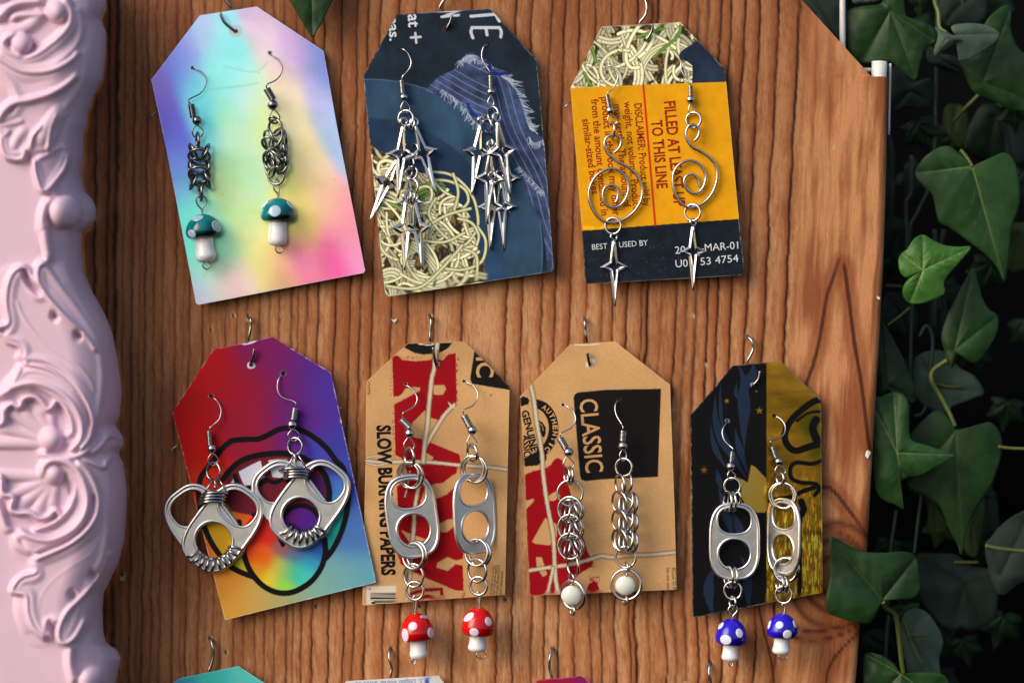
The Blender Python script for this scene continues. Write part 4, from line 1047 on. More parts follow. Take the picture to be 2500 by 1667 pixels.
def tab(e, x, y, rot=0, yaw=0, sx=1, sy=1, dz=0, pitch=0):
    q = Quaternion((0, 1, 0), R(rot)) @ Quaternion((0, 0, 1), R(yaw)) @ Quaternion((1, 0, 0), R(pitch))
    return put(TAB, "pull_tab", e.root, x, y, e.d+dz, q, (sx, (sx+sy)/2, sy))

# ================================================================== card 1
L1 = "dark chainmail earring with teal mushroom bead, "
e = Ear(L1+"left and lower one on the rainbow foil card", c1, cA, (465, 660), 34, m_dark)
e.wire([(462,652),(500,665),(550,690),(592,740),(603,790),(582,850),(540,900),(480,930),(440,952),(432,970),(447,995)], coil=((458,1000),(480,1132),34), ball=(513,1155,45),
       eye=[(513,1200),(478,1235),(468,1275),(490,1312),(520,1320),(555,1305),(572,1270),(560,1235)])
e.tail(cA(170,1040), cA(25,1148))
DK = dict(w=3.7)
e.ring(520,1350,85,22,88,f=cA,**DK)
for (x, y, a, b, g, z) in [(478,85,90,26,63,6),(590,85,90,26,117,6),(535,130,108,72,0,10),(535,300,105,72,0,10),(447,235,75,20,85,0),(620,235,75,20,95,0),
                           (480,362,90,26,114,6),(602,350,90,26,66,6),(530,100,80,60,0,-5),(530,345,82,60,0,-5),(532,215,95,75,0,-9)]:
    e.ring(x, y, a, b, g, f=cB, dz=z, **DK)
e.ring(548,465,90,25,88,f=cB,**DK)
e.loop([(505,530),(520,590),(558,635),(563,690),(568,690),(566,635),(600,575),(602,535),(560,500)], 2.0, cB)
mushroom(e, cB, 562, 675, 905, 170, 5, 1135, 80, 93, [(525,712,56,40),(446,855,40,40),(688,820,40,58),(590,780,1,1)][:3], m_teal, m_spot_t, [(575,1150),(570,1180),(603,1205),(640,1180),(640,1150),(605,1130)])
e = Ear(L1+"right and higher one on the rainbow foil card", c1, cA, (1210, 510), 34, m_dark)
e.wire([(1205,520),(1240,540),(1290,575),(1325,640),(1320,700),(1290,750),(1240,785),(1190,805),(1178,830)], coil=((1180,850),(1240,955),38), ball=(1238,1005,50),
       eye=[(1248,1050),(1215,1095),(1210,1140),(1255,1180),(1298,1150),(1300,1105)])
e.ring(1245,1150,48,30,20,f=cA,w=3.2)
e.ring(1262,1220,82,70,80,f=cA,**DK)
for (x, y, a, b, g, z) in [(1200,1335,95,50,75,6),(1268,1330,115,62,118,10),(1345,1320,85,28,80,2),(1325,1440,95,36,78,8),(1215,1380,90,60,20,0),(1350,1450,90,30,95,0)]:
    e.ring(x, y, a, b, g, f=cA, dz=z, **DK)
for (x, y, a, b, g, z) in [(1205,165,95,60,70,8),(1255,165,115,58,50,10),(1345,175,90,30,85,4),(1215,235,95,52,85,0),(1330,220,85,50,120,5),(1290,130,90,60,0,-8)]:
    e.ring(x, y, a, b, g, f=cB, dz=z, **DK)
e.ring(1272,310,92,85,90,f=cB,**DK)
e.loop([(1247,400),(1255,450),(1283,480),(1288,530),(1293,530),(1297,470),(1303,430),(1298,370),(1270,348)], 2.0, cB)
mushroom(e, cB, 1292, 520, 750, 168, -1, 980, 80, 84, [(1280,655,57,56),(1172,585,36,54,35),(1418,585,34,52,-35)], m_teal, m_spot_t, [(1268,990),(1270,1030),(1302,1050),(1335,1030),(1335,990),(1300,975)])

# ================================================================== card 2
L2 = "silver earring with clustered pointed star charms, "
e = Ear(L2+"left one with a charm past the card edge", c2, cC, (450, 515), 16)
e.wire([(448,514),(490,515),(540,565),(567,640),(555,700),(520,750),(482,790),(468,832)], coil=((468,835),(480,965),29), ball=(493,1010,45), eye=[(490,1055),(462,1110),(470,1145),(515,1172),(553,1130),(520,1065)])
e.ring(512,1225,88,84,90,f=cC,w=3.2)
e.ring(575,1290,60,30,100,f=cC,w=2.8,dz=4); e.ring(545,290,66,60,90,f=cD,w=2.9,dz=-2); e.ring(560,430,68,88,90,f=cD,w=2.9,dz=2) if False else e.ring(545,430,85,66,90,f=cD,w=2.9,dz=2); e.ring(540,200,60,30,90,f=cD,w=2.8,dz=-2)
e.ring(575,70,70,40,80,f=cD,w=2.8,dz=-3); e.ring(515,525,68,26,88,f=cD,w=2.9,dz=6); e.ring(552,530,68,26,92,f=cD,w=2.9,dz=6)
star(e, cD, 440, 115, 4, 1.1, 12, 8); star(e, cD, 660, 100, -17, 1.08, -12, 3); star(e, cD, 300, 385, 24, 1.04, 22, -4); star(e, cD, 515, 582, 0, 1.0, 0, -6)
star(e, cD, 480, 838, 1, 1.06, 26, 8); star(e, cD, 602, 838, -7, 1.06, -22, 3)
e = Ear(L2+"right one, beside the printed cloth fringe", c2, cC, (1370, 465), 16)
e.wire([(1372,468),(1322,480),(1297,560),(1308,630),(1345,690),(1378,740),(1385,780)], coil=((1388,785),(1392,912),29), ball=(1393,955,45), eye=[(1393,1000),(1360,1060),(1390,1108),(1424,1070)])
e.ring(1415,1180,78,58,82,f=cC,w=3.2); e.ring(1362,1305,80,42,80,f=cC,w=3.0,dz=-2); e.ring(1385,1490,60,30,92,f=cC,w=2.8,dz=-2)
e.ring(1340,60,72,55,80,f=cD,w=2.9,dz=-2); e.ring(1395,200,75,35,90,f=cD,w=2.9,dz=-4); e.ring(1340,330,60,30,80,f=cD,w=2.8); e.ring(1400,440,60,26,88,f=cD,w=2.8,dz=-3)
star(e, cD, 1435, 85, -10, 1.16, 6, 9); star(e, cD, 1185, 90, 7, 1.08, 24, -4); star(e, cD, 1480, 350, -3, .95, -10, -8); star(e, cD, 1305, 352, 3, 1.14, 4, 6)
star(e, cD, 1322, 632, 1, 1.06, 10, -1); star(e, cD, 1425, 628, -3, 1.1, -6, -5)

# ================================================================== card 3
L3 = "wire spiral earring with one star charm, "
SP = dict(r=3.5, closed=False, name="spiral_wire")
e = Ear(L3+"left one with the larger round spiral", c3, cE, (495, 552), 15)
e.wire([(493,552),(540,555),(592,590),(625,650),(615,730),(570,800),(530,832),(522,855)], coil=((518,858),(542,980),28), ball=(550,1020,45), eye=[(553,1062),(525,1100),(530,1145),(575,1172),(620,1140),(618,1105)])
e.ring(570,1225,92,22,90,f=cE,w=3.0)
e.tail(cE(150,925), cE(72,985))
pts = cE([(590,1458),(640,1410),(662,1350),(640,1290),(575,1272),(512,1300),(490,1365),(512,1440),(560,1505)])+cF([(445,0-25),(520,12),(600,65),(700,115),(780,190),(825,280),(838,360),(815,460),(755,550),(680,612),(600,650),(530,658),(450,640),(380,580),(330,490),(310,400),(325,300),(380,205),(470,142),(560,130),(640,170),(690,250),(700,340),(670,430),(610,495),(540,510),(470,470),(448,385),(470,315),(530,290),(580,315),(598,380),(590,430),(572,462)])
e.f = lambda p: p
e.loop(pts[:9]+pts[10:], dz=[6]*9+[2]*(len(pts)-10), f=lambda p: p, **SP); e.f = cE
e.ring(550,690,84,80,90,f=cF,w=3.2,dz=2); star(e, cF, 562, 1093, -1, 1.0, 5, 1)
e = Ear(L3+"right one above the printed date", c3, cE, (1330, 480), 15)
e.wire([(1330,485),(1288,515),(1280,570),(1300,630),(1340,690),(1370,735),(1378,758)], coil=((1380,760),(1386,872),27), ball=(1381,907,45), eye=[(1385,950),(1360,1010),(1382,1050),(1412,1040),(1420,1008)])
e.ring(1412,1117,86,80,90,f=cE,w=3.2)
pts = cE([(1420,1332),(1457,1290),(1470,1225),(1432,1172),(1372,1172),(1335,1235),(1345,1320),(1400,1398),(1480,1440),(1560,1490),(1625,1555)])+cF([(1540,62),(1570,150),(1565,260),(1522,370),(1455,450),(1370,500),(1280,508),(1200,445),(1150,350),(1135,240),(1152,150),(1210,82),(1300,48),(1390,80),(1442,150),(1458,230),(1430,318),(1370,370),(1300,358),(1255,295),(1250,230),(1290,192),(1345,190),(1382,240),(1398,310)])
e.loop(pts, dz=[6]*8+[2]*(len(pts)-8), f=lambda p: p, **SP)
e.ring(1330,560,86,78,90,f=cF,w=3.2,dz=2); star(e, cF, 1335, 945, 0, .98, 10, 1)

# ================================================================== card 4: pairs of pull tabs
L4 = "heart-shaped earring of two crossed pull tabs, "
def heart(e, cx, cy, W1, cwx, cwy, wraps, arc, S=1.2):
    # cx,cy: shared lower hole (native px); tabs swing +-39 degrees about it
    for sgn, dz in ((-1, -5), (1, 3)):
        ang = R(W1*sgn); L = 188*.165*S
        tx = cx+math.sin(ang)*L; ty = cy-math.cos(ang)*L
        tab(e, tx, ty, W1*sgn, 0, S*.98, S, dz)
e = Ear(L4+"left one overhanging the card edge", c4, cG, (450, 820), 17)
e.wire([(448,815),(490,838),(530,890),(548,955),(530,1030),(480,1080),(442,1112),(430,1145)], coil=((430,1148),(440,1278),28), ball=(460,1312,46), eye=[(462,1358),(425,1405),(430,1450),(475,1472),(515,1435),(505,1390)])
e.tail(cG(155,1255), cG(48,1347)); e.ring(474,1530,92,74,90,f=cG,w=2.9)
e.ring(413,225,82,18,122,f=cH,w=2.2); e.ring(562,222,82,18,60,f=cH,w=2.2); e.ring(490,205,60,16,70,f=cH,w=2.2)
cx, cy = cH(478,735); heart(e, cx, cy, 37, 0, 0, 0, 0)
for (x, y, a) in [(492,305,140),(478,335,138),(468,362,138),(462,392,135)]: e.ring(x, y, a, 34, -3, f=cH, w=4.0, dz=4, m=m_wrap)
for i in range(10):
    t = R(150-i*14.5); e.ring(470+225*math.cos(t), 742+232*math.sin(t), 66, 22, 150-i*14.5+8*math.sin(i*2), f=cH, w=4.1, dz=3, m=m_wrap)
e = Ear(L4+"right and higher one over the printed teeth", c4, cG, (1140, 595), 17)
e.wire([(1142,590),(1098,650),(1087,735),(1110,800),(1160,835),(1232,855),(1264,880),(1258,922)], coil=((1258,930),(1240,1038),37), ball=(1228,1085,50), eye=[(1235,1130),(1190,1175),(1198,1215),(1250,1240),(1290,1205),(1285,1160)])
e.tail(cG(1650,912), cG(1708,928)); e.ring(1255,1288,84,76,90,f=cG,w=2.9)
e.ring(1202,1430,82,18,118,f=cG,w=2.2); e.ring(1315,1435,85,18,58,f=cG,w=2.2); e.ring(1252,1400,55,14,70,f=cG,w=2.2)
cx, cy = cH(1312,505); heart(e, cx, cy, 37, 0, 0, 0, 0)
for (x, y, a) in [(1250,72,145),(1278,98,130),(1275,125,125),(1270,155,125)]: e.ring(x, y, a, 32, -1, f=cH, w=4.0, dz=4, m=m_wrap)
for i in range(8):
    t = R(142-i*14.5); e.ring(1332+205*math.cos(t), 500+212*math.sin(t), 72, 23, 142-i*14.5+7*math.sin(i*2.4), f=cH, w=4.2, dz=3, m=m_wrap)

# ================================================================== card 5
e = Ear("pull tab earring with red mushroom bead, left one over the large printed letters", c5, cI, (445, 710), 30)
e.wire([(447,708),(492,714),(545,755),(583,830),(560,900),(500,942),(452,968),(438,1000)], coil=((432,1035),(512,1112),38), ball=(510,1167,48), eye=[(492,1212),(455,1270),(468,1312),(520,1332),(555,1290),(520,1225)])
e.ring(508,1390,95,50,84,f=cI,w=3.6)
e.ring(400,60,104,88,80,f=cJ,w=3.6,dz=-3); e.ring(428,62,104,88,80,f=cJ,w=3.6,dz=3)
tab(e, *cJ(425,375), -8, 8, 1.03, 1.08)
e.ring(436,678,104,84,96,f=cJ,w=3.6,dz=5); e.ring(462,668,104,82,92,f=cJ,w=3.6,dz=2)
e.ring(438,828,94,80,90,f=cJ,w=3.6); e.ring(448,945,74,70,90,f=cJ,w=3.6)
e.loop([(446,1135),(438,1060),(434,1005),(448,983),(460,1010),(456,1060)], 2.1, cJ)
mushroom(e, cJ, 455, 1115, 1325, 127, 4, 1465, 58, 65, [(425,1198,34,33),(354,1260,26,50),(553,1272,27,40),(520,1148,42,20,-25)], m_red, m_spot_r, [(425,1470),(440,1510),(458,1470)])
e = Ear("pull tab earring with red spotted mushroom bead, right one over plain kraft card", c5, cI, (1020, 680), 44)
e.wire([(1025,676),(1062,682),(1122,712),(1162,785),(1150,855),(1110,903),(1050,930),(1022,945),(1022,970)], coil=((1030,995),(1088,1105),38), ball=(1110,1137,46), eye=[(1095,1180),(1060,1248),(1072,1288),(1120,1302),(1155,1262),(1125,1205)])
e.ring(1110,1352,88,50,84,f=cI,w=3.6)
e.ring(890,12,104,92,85,f=cJ,w=3.6,dz=-3); e.ring(912,18,104,90,85,f=cJ,w=3.6,dz=3)
tab(e, *cJ(903,352), -3, 38, 1.03, 1.05)
e.ring(920,652,106,90,96,f=cJ,w=3.6,dz=5); e.ring(945,658,104,86,92,f=cJ,w=3.6,dz=2)
e.ring(925,790,94,74,88,f=cJ,w=3.6); e.ring(935,908,74,68,90,f=cJ,w=3.6)
e.loop([(938,1090),(930,1020),(924,975),(935,952),(948,978),(945,1030)], 2.1, cJ)
mushroom(e, cJ, 940, 1070, 1285, 126, -3, 1410, 58, 65, [(868,1143,34,34,-25),(1024,1160,25,34,15),(922,1250,36,32)], m_red, m_spot_r, [(925,1420),(922,1450),(955,1462),(988,1450),(985,1420),(955,1405)])

# ================================================================== card 6
e = Ear("chainmail earring with white bead, left one over the printed twine", c6, cK, (485, 905), 36)
e.wire([(485,903),(530,912),(590,960),(608,1040),(572,1108),(505,1145),(465,1170),(465,1200)], coil=((460,1212),(517,1312),37), ball=(541,1346,46), eye=[(525,1388),(490,1450),(500,1482),(570,1502),(592,1455),(560,1410)])
for x in (555, 588): e.ring(x,85,92,26,90,f=cL,w=3.1,dz=0)
e.ring(585,262,134,130,90,f=cL,w=3.2)
for (cy_, z) in ((432,0),(612,2),(800,4)):
    e.ring(585,cy_-5,134,122,90,f=cL,w=3.1,dz=z+6); e.ring(600,cy_+8,130,124,90,f=cL,w=3.1,dz=z-2); e.ring(578,cy_+2,126,110,80,f=cL,w=3.0,dz=z-7)
    for (dx, g) in ((-35, 103), (48, 72)): e.ring(592+dx,cy_+22,108,20,g,f=cL,w=3.0,dz=z+8)
    e.ring(600,cy_-80,80,30,0,f=cL,w=3.0,dz=z-2)
e.ring(616,990,112,56,86,f=cL,w=3.2)
e.ring(598,1120,52,26,85,f=cL,w=2.4); e.ring(615,1285,152,118,82,f=cL,w=4.2)
o = e.ball(cL(600,1290), 25.5, m_pearl, "pearl_bead"); o.scale = (25.5, 14, 24)
e.ring(606,1170,28,10,80,f=cL,w=1.9); e.ring(610,1445,52,20,92,f=cL,w=2.4)
e = Ear("chainmail earring with white bead, right one over the black square", c6, cK, (1025, 840), 36)
e.wire([(1022,845),(992,880),(988,950),(1008,1010),(1045,1070),(1062,1108),(1062,1140)], coil=((1066,1145),(1060,1242),36), ball=(1060,1287,46), eye=[(1050,1330),(1030,1385),(1060,1430),(1094,1388),(1080,1335)])
e.ring(1070,1490,90,80,90,f=cK,w=3.1)
e.ring(1090,172,108,44,84,f=cL,w=3.1,dz=3); e.ring(1160,165,108,44,96,f=cL,w=3.1,dz=-2)
for (cy_, z) in ((355,0),(545,3),(735,5)):
    e.ring(1085,cy_,120,72,82,f=cL,w=3.1,dz=z); e.ring(1150,cy_-5,128,62,104,f=cL,w=3.1,dz=z+7); e.ring(1195,cy_+15,120,68,98,f=cL,w=3.1,dz=z)
    e.ring(1165,cy_+40,110,64,70,f=cL,w=3.0,dz=z-8)
e.ring(1130,735,125,92,100,f=cL,w=3.1,dz=6); e.ring(1145,905,112,104,90,f=cL,w=3.2)
e.ring(1148,1010,52,20,90,f=cL,w=2.4,dz=5); e.ring(1150,1182,160,154,90,f=cL,w=4.2)
o = e.ball(cL(1143,1190), 25, m_pearl, "pearl_bead"); o.scale = (25, 14, 24)
e.ring(1146,1085,28,10,88,f=cL,w=1.9); e.ring(1140,1340,50,18,92,f=cL,w=2.4)

# ================================================================== card 7
e = Ear("pull tab earring with deep blue mushroom bead, left one over the black half", c7, cM, (490, 910), 26)
e.wire([(490,903),(457,950),(445,1010),(468,1080),(518,1130),(545,1155),(541,1182)], coil=((543,1192),(536,1282),29), ball=(525,1327,45), eye=[(516,1370),(495,1410),(512,1450),(560,1442),(568,1405),(540,1378)])
e.ring(540,1515,86,82,90,f=cM,w=3.4)
e.ring(408,143,84,26,92,f=cN,w=3.3,dz=4); e.ring(442,143,84,26,90,f=cN,w=3.3,dz=4); e.ring(485,105,60,22,80,f=cN,w=3.0,dz=-4)
tab(e, *cN(460,452), 0, 0, 1.0, 1.0)
e.ring(415,732,90,28,90,f=cN,w=3.3,dz=4); e.ring(450,735,90,28,92,f=cN,w=3.3,dz=4); e.ring(448,840,74,70,90,f=cN,w=3.3)
e.ring(446,932,52,22,90,f=cN,w=2.8,dz=3)
e.loop([(446,1070),(440,1035),(412,1000),(425,965),(450,955),(480,975),(478,1005),(450,1040)], 2.0, cN)
mushroom(e, cN, 443, 1058, 1265, 124, -3, 1395, 57, 64, [(355,1120,23,32,20),(503,1155,29,36,-15),(398,1218,42,38),(425,1164,32,20)][:3], m_blue, m_spot_b, [(415,1400),(422,1428),(440,1436),(450,1400)])
e = Ear("pull tab earring with deep blue mushroom bead, right one over the gold foil half", c7, cM, (950, 850), 56)
e.wire([(948,845),(1000,870),(1045,930),(1042,1000),(1000,1050),(940,1070),(905,1085),(918,1130)], coil=((927,1142),(962,1245),27), ball=(985,1280,41), eye=[(978,1318),(950,1370),(990,1412),(1050,1382),(1020,1330)])
e.ring(1000,1442,60,32,90,f=cM,w=3.2)
e.ring(832,95,106,96,90,f=cN,w=3.5,dz=-2); e.ring(848,96,104,94,90,f=cN,w=3.5,dz=4)
tab(e, *cN(848,415), 1, -57, 1.02, .98)
e.ring(862,678,98,88,95,f=cN,w=3.5,dz=5); e.ring(880,672,98,86,90,f=cN,w=3.5,dz=0)
e.ring(818,790,68,24,88,f=cN,w=3.2,dz=3); e.ring(848,795,68,24,92,f=cN,w=3.2,dz=3); e.ring(848,872,72,66,90,f=cN,w=3.3)
e.loop([(848,1035),(840,985),(838,950),(850,938),(860,960),(856,1000)], 2.0, cN)
mushroom(e, cN, 843, 1018, 1210, 121, -3, 1340, 57, 65, [(812,1100,29,30),(880,1165,35,34),(738,1112,14,36),(936,1085,16,32)], m_blue, m_spot_b, [(815,1350),(818,1372),(847,1382),(876,1370),(875,1350),(845,1338)])

# ------------------------------------------------------------------ wire hooks in the panel
def hook(lbl, up, front, card):
    o0 = up[0]
    root = thing("wall_hook", lbl, "hook", pos(o0[0], o0[1], 0), "wire hooks the cards hang on")
    n = len(up); dc_ = float(card.d(*up[-1])) if card else 26
    mb = MB()
    # out of the panel, down behind the card, through the hole, tip turned up in front
    if front:
        tip, mid_, hole = front
        pts = [pos(o0[0], o0[1]-2, -12), pos(o0[0], o0[1], 4)]
        for i, p in enumerate(up[1:]): pts.append(pos(p[0], p[1], 16 if i < n-2 else 13))
        pts += [pos((up[-1][0]+hole[0])/2, (up[-1][1]+hole[1])/2+2, 12), pos(hole[0], hole[1]+6, dc_-8), pos(hole[0], hole[1]+3, dc_+3), pos(mid_[0], mid_[1], dc_+10), pos(tip[0], tip[1], dc_+12)]
    else:
        pts = [pos(o0[0], o0[1]-2, -12), pos(o0[0], o0[1], 4)]+[pos(p[0], p[1], 15) for p in up[1:]]+[pos(up[-1][0], up[-1][1]+60, 12)]
    mb.add(*tube(cr([tuple(p) for p in pts], 6), 3.7*P, 10)); mb.build("hook_wire", m_hook, root)
hook("bent wire hook curling into the rainbow foil card", [(548,-60),(540,-20),(550,0),(560,12),(567,24)], [cA(735,125), cA(775,215), cA(870,285)], c1)
hook("bent wire hook through the dark pasta photo card", [(1092,-45),(1087,-10),(1083,2),(1077,12),(1073,26)], [cC(985,160), cC(977,220), cC(935,290)], c2)
hook("bent wire hook through the yellow instruction card", [(1572,-6),(1579,12),(1577,34),(1570,46),(1562,58)], [cE(985,125), cE(983,190), cE(930,280)], c3)
hook("wire hook holding the cartoon lips card", cG([(805,60),(832,80),(832,140),(818,220),(805,300)]), cG([(865,362),(853,430),(830,495)]), c4)
hook("wire hook holding the red-lettered kraft card", cI([(705,60),(716,90),(708,200),(706,260),(722,312)]), cI([(735,345),(745,430),(765,505)]), c5)
hook("wire hook holding the black-square kraft card", cK([(690,70),(698,110),(702,180),(708,240),(716,300)]), cK([(722,390),(730,450),(742,498)]), c6)
hook("wire hook holding the black and gold card", cM([(685,85),(728,125),(740,200),(712,270),(682,335)]), cM([(805,415),(792,490),(740,540)]), c7)
hook("wire hook above the plain teal card", cS1([(588,160),(605,205),(612,280),(592,350),(580,390)]), None, c8)
hook("wire hook above the white bottom card", cS1([(1803,235),(1800,290),(1816,360),(1806,425)]), None, c9)
hook("wire hook above the crimson bottom card", cS2([(555,235),(532,285),(530,360),(545,425)]), None, c10)
hook("empty wire hook at the bottom right, cut off by the photo edge", cS2([(1615,330),(1608,390),(1620,462)]), None, None)
# ------------------------------------------------------------------ pink ornate frame, a carved relief
SIL = [(246,-40),(259,0),(258,20),(246,46),(252,62),(259,82),(259,107),(256,150),(250,193),(229,236),(214,279),(213,300),(204,332),(202,393),(196,429),(207,468),(225,486),(236,511),(234,536),(230,542),(218,557),
       (204,562),(199,575),(199,611),(205,665),(221,704),(257,769),(275,815),(286,869),(295,933),(297,961),(293,1011),(282,1040),(292,1052),(300,1065),(302,1086),(289,1107),(300,1128),(304,1143),(310,1194),(309,1245),(304,1317),(289,1375),
       (267.5,1418),(253,1447),(250,1490),(252,1541),(260,1570),(285.6,1584),(296,1606),(289,1635),(282,1667),(262,1720),(250,1800)]
sil_y = np.array([p[1] for p in SIL]); sil_x = np.array([p[0] for p in SIL])
NFX, NFY = 200, 760
fy = np.linspace(-60, 1740, NFY); fr = np.interp(fy, sil_y, sil_x)
fr = np.convolve(np.pad(fr, 2, 'edge'), np.ones(5)/5, 'valid')
tt = np.linspace(0, 1, NFX); x_left = -230.0
FX = x_left+(fr[:, None]-x_left)*tt[None]; FY = np.repeat(fy[:, None], NFX, 1)
# horizontal distance to the silhouette, softened so the fall-off follows the outline
frs = np.convolve(np.pad(fr, 30, 'edge'), np.ones(61)/61, 'valid')
e1 = np.clip((fr[:, None]-FX)/46.0, 0, 1); e2 = np.clip((frs[:, None]-FX)/120.0, 0, 1)
base = 32+122*np.sqrt(np.clip(1-(1-e1)**2, 0, 1))+80*np.sin(e2*math.pi/2)**1.1
rel = np.zeros_like(base)
def addtube(pts, r, amp, k=1.0, pw=.5):
    global rel
    r = r*1.18 if amp > 0 else r
    q = cr(pts, 5); x0, y0 = q.min(0)-r-2; x1, y1 = q.max(0)+r+2
    rows = np.nonzero((fy > y0) & (fy < y1))[0]
    if len(rows) == 0: return
    sl_ = slice(rows[0], rows[-1]+1); X = FX[sl_]; Y = FY[sl_]
    m = (X > x0) & (X < x1); d, par, L = seg_dist(X[m], Y[m], q)
    tp = np.clip(np.minimum(par, L-par)/(r*1.2), 0, 1)**.5
    h = amp*np.clip(1-(d/r)**2, 0, 1)**pw*(.25+.75*tp)
    sub = rel[sl_]; v = sub[m]; sub[m] = np.maximum(v, h) if amp > 0 else v+h
def sink(pts, r, amp):
    addtube(pts, r, -amp, pw=1.0)
def ballf(cx, cy, r, amp=None, base_h=4):
    global rel
    rows = (fy > cy-r-2) & (fy < cy+r+2); X = FX[rows]; Y = FY[rows]; d = np.hypot(X-cx, Y-cy)/1.05
    h = (amp or r*.95)*np.sqrt(np.clip(1-(d/r)**2, 0, 1))+np.where(d < r, base_h, 0); rel[rows] = np.maximum(rel[rows], h)
k8 = 1/2.8
def addpoly(pts, h, edge=16, dish=5):
    global rel
    q = cr(pts, 3, True); y0, y1 = q[:, 1].min(), q[:, 1].max(); rows = np.nonzero((fy > y0) & (fy < y1))[0]; sl_ = slice(rows[0], rows[-1]+1)
    X = FX[sl_].ravel(); Y = FY[sl_].ravel(); ins = np.zeros(X.size, bool); n = len(q)
    for i in range(n):
        x1, ya = q[i]; x2, yb = q[(i+1) % n]
        if ya == yb: continue
        ins ^= ((ya > Y) != (yb > Y)) & (X < (x2-x1)*(Y-ya)/(yb-ya)+x1)
    d, _, _ = seg_dist(X, Y, list(q)+[q[0]]); t_ = np.clip(d/edge, 0, 1)
    hh = np.where(ins, h*np.sqrt(np.clip(1-(1-t_)**2, 0, 1))-dish*np.clip(d/edge-1, 0, 1), 0).reshape(FX[sl_].shape)
    rel[sl_] = np.maximum(rel[sl_], hh)
def T1(p, r, a): addtube(cO1(p), r*k8, a)
def T2(p, r, a): addtube(cO2(p), r*k8, a)
def T3(p, r, a): addtube(cO3(p), r*k8, a)
# broad bodies first
T1([(100,520),(300,560),(480,480),(600,330),(640,150)], 150, 15); T1([(560,-40),(620,60),(640,140)], 110, 12)
T1([(480,620),(380,760),(300,900)], 120, 12); T1([(500,700),(450,900),(420,1080)], 90, 9)
T2([(340,330),(450,500),(600,700),(680,860),(720,1050)], 100, 17); T2([(100,430),(180,620),(300,780),(460,900),(600,1000),(690,1150),(700,1300),(640,1460)], 120, 13)
T2([(80,1180),(200,1070),(350,1090),(490,1200),(560,1350),(560,1480),(480,1567)], 85, 14)
T3([(560,30),(690,200),(710,380),(660,560),(540,680),(400,800),(280,900),(220,1050),(270,1200)], 110, 12); T3([(470,1220),(560,1080),(660,940),(740,760)], 90, 17)
T3([(420,20),(540,140),(590,280),(570,430),(480,560),(330,640),(170,640)], 85, 14)
addpoly(cO2([(60,700),(45,580),(50,460),(85,360),(155,315),(200,370),(265,490),(248,400),(258,330),(300,285),(345,310),(450,440),(600,640),(690,800),(735,1000),(715,1250),(655,1450),(600,1520),(632,1390),(612,1290),(540,1165),(430,1060),(300,985),(150,965),(125,935),(145,895),(125,852),(60,830),(10,775)]), 21, 13)
addpoly(cO3([(215,742),(360,682),(482,620),(602,520),(662,400),(665,300),(725,330),(755,480),(745,665),(712,770),(650,880),(580,1050),(510,1220),(440,1305),(395,1280),(402,1185),(345,1175),(312,1272),(230,1200),(190,1100),(182,1000),(165,968),(88,950),(98,905),(150,850),(235,825)]), 20, 13)
addpoly(cO1([(-80,400),(50,440),(150,484),(280,492),(400,462),(545,335),(610,320),(625,480),(560,640),(480,760),(430,880),(340,1050),(200,1055),(160,1085),(50,1080),(0,1000),(-40,820),(100,702)]), 17, 15)
addpoly(cO1([(235,1080),(245,1190),(300,1308),(415,1190),(475,1030),(420,980),(300,1040)]), 17, 10)
addpoly(cO1([(20,300),(62,362),(150,390),(245,372),(335,312),(425,235),(484,150),(478,50),(560,60),(590,200),(545,335),(400,462),(280,492),(150,484),(50,432),(-20,360)]), 20, 12)
addpoly(cO2([(-40,1180),(60,1140),(150,1000),(300,1000),(430,1070),(535,1180),(605,1300),(615,1400),(560,1540),(470,1580),(545,1500),(562,1400),(525,1295),(455,1205),(350,1138),(220,1105)]), 20, 14)
addpoly(cO3([(120,545),(230,592),(350,602),(482,540),(562,450),(592,340),(575,240),(525,138),(600,170),(640,280),(645,400),(585,510),(470,605),(350,665),(215,710)]), 20, 14)
# top scrolls
T1([(420,-20),(478,50),(484,150),(425,235),(335,312),(245,372),(150,390),(62,362),(18,305),(50,255),(120,232)], 28, 24)
T1([(545,335),(500,400),(400,462),(280,492),(150,484),(50,432),(-40,370)], 26, 25); T1([(545,490),(460,575),(345,640),(205,682),(100,702),(30,752),(-30,850)], 28, 26)
T1([(-60,130),(0,110),(60,50),(150,18),(300,8)], 26, 16); T1([(80,155),(110,112),(250,100),(320,105)], 24, 14); T1([(-30,-5),(60,-30),(200,-60)], 30, 14)
T1([(-40,230),(80,215),(210,165),(290,60)], 40, 12)
T1([(450,720),(380,800),(310,900),(270,1030)], 62, 24); T1([(400,760),(350,870),(325,1040)], 20, 27); T1([(300,850),(225,930),(205,1030)], 20, 26)
T1([(200,860),(120,940),(70,1060)], 42, 18); T1([(10,920),(10,990),(50,1075),(150,1085),(170,1000)], 18, 20); T1([(0,890),(60,900),(-10,950)], 20, 18); T1([(-60,880),(60,850),(180,820)], 26, 17)
T1([(470,1030),(462,1100),(415,1190),(300,1308),(245,1190),(235,1080)], 20, 24); T1([(440,1050),(400,1140),(330,1240)], 36, 14); T1([(340,1300),(400,1350)], 20, 14)
T1([(300,1600),(288,1500),(315,1400),(380,1350)], 30, 20); ballf(*cO1(390,75), 27, 24); ballf(*cO1(142,300), 27, 25); ballf(*cO1(450,1445), 41, 34)
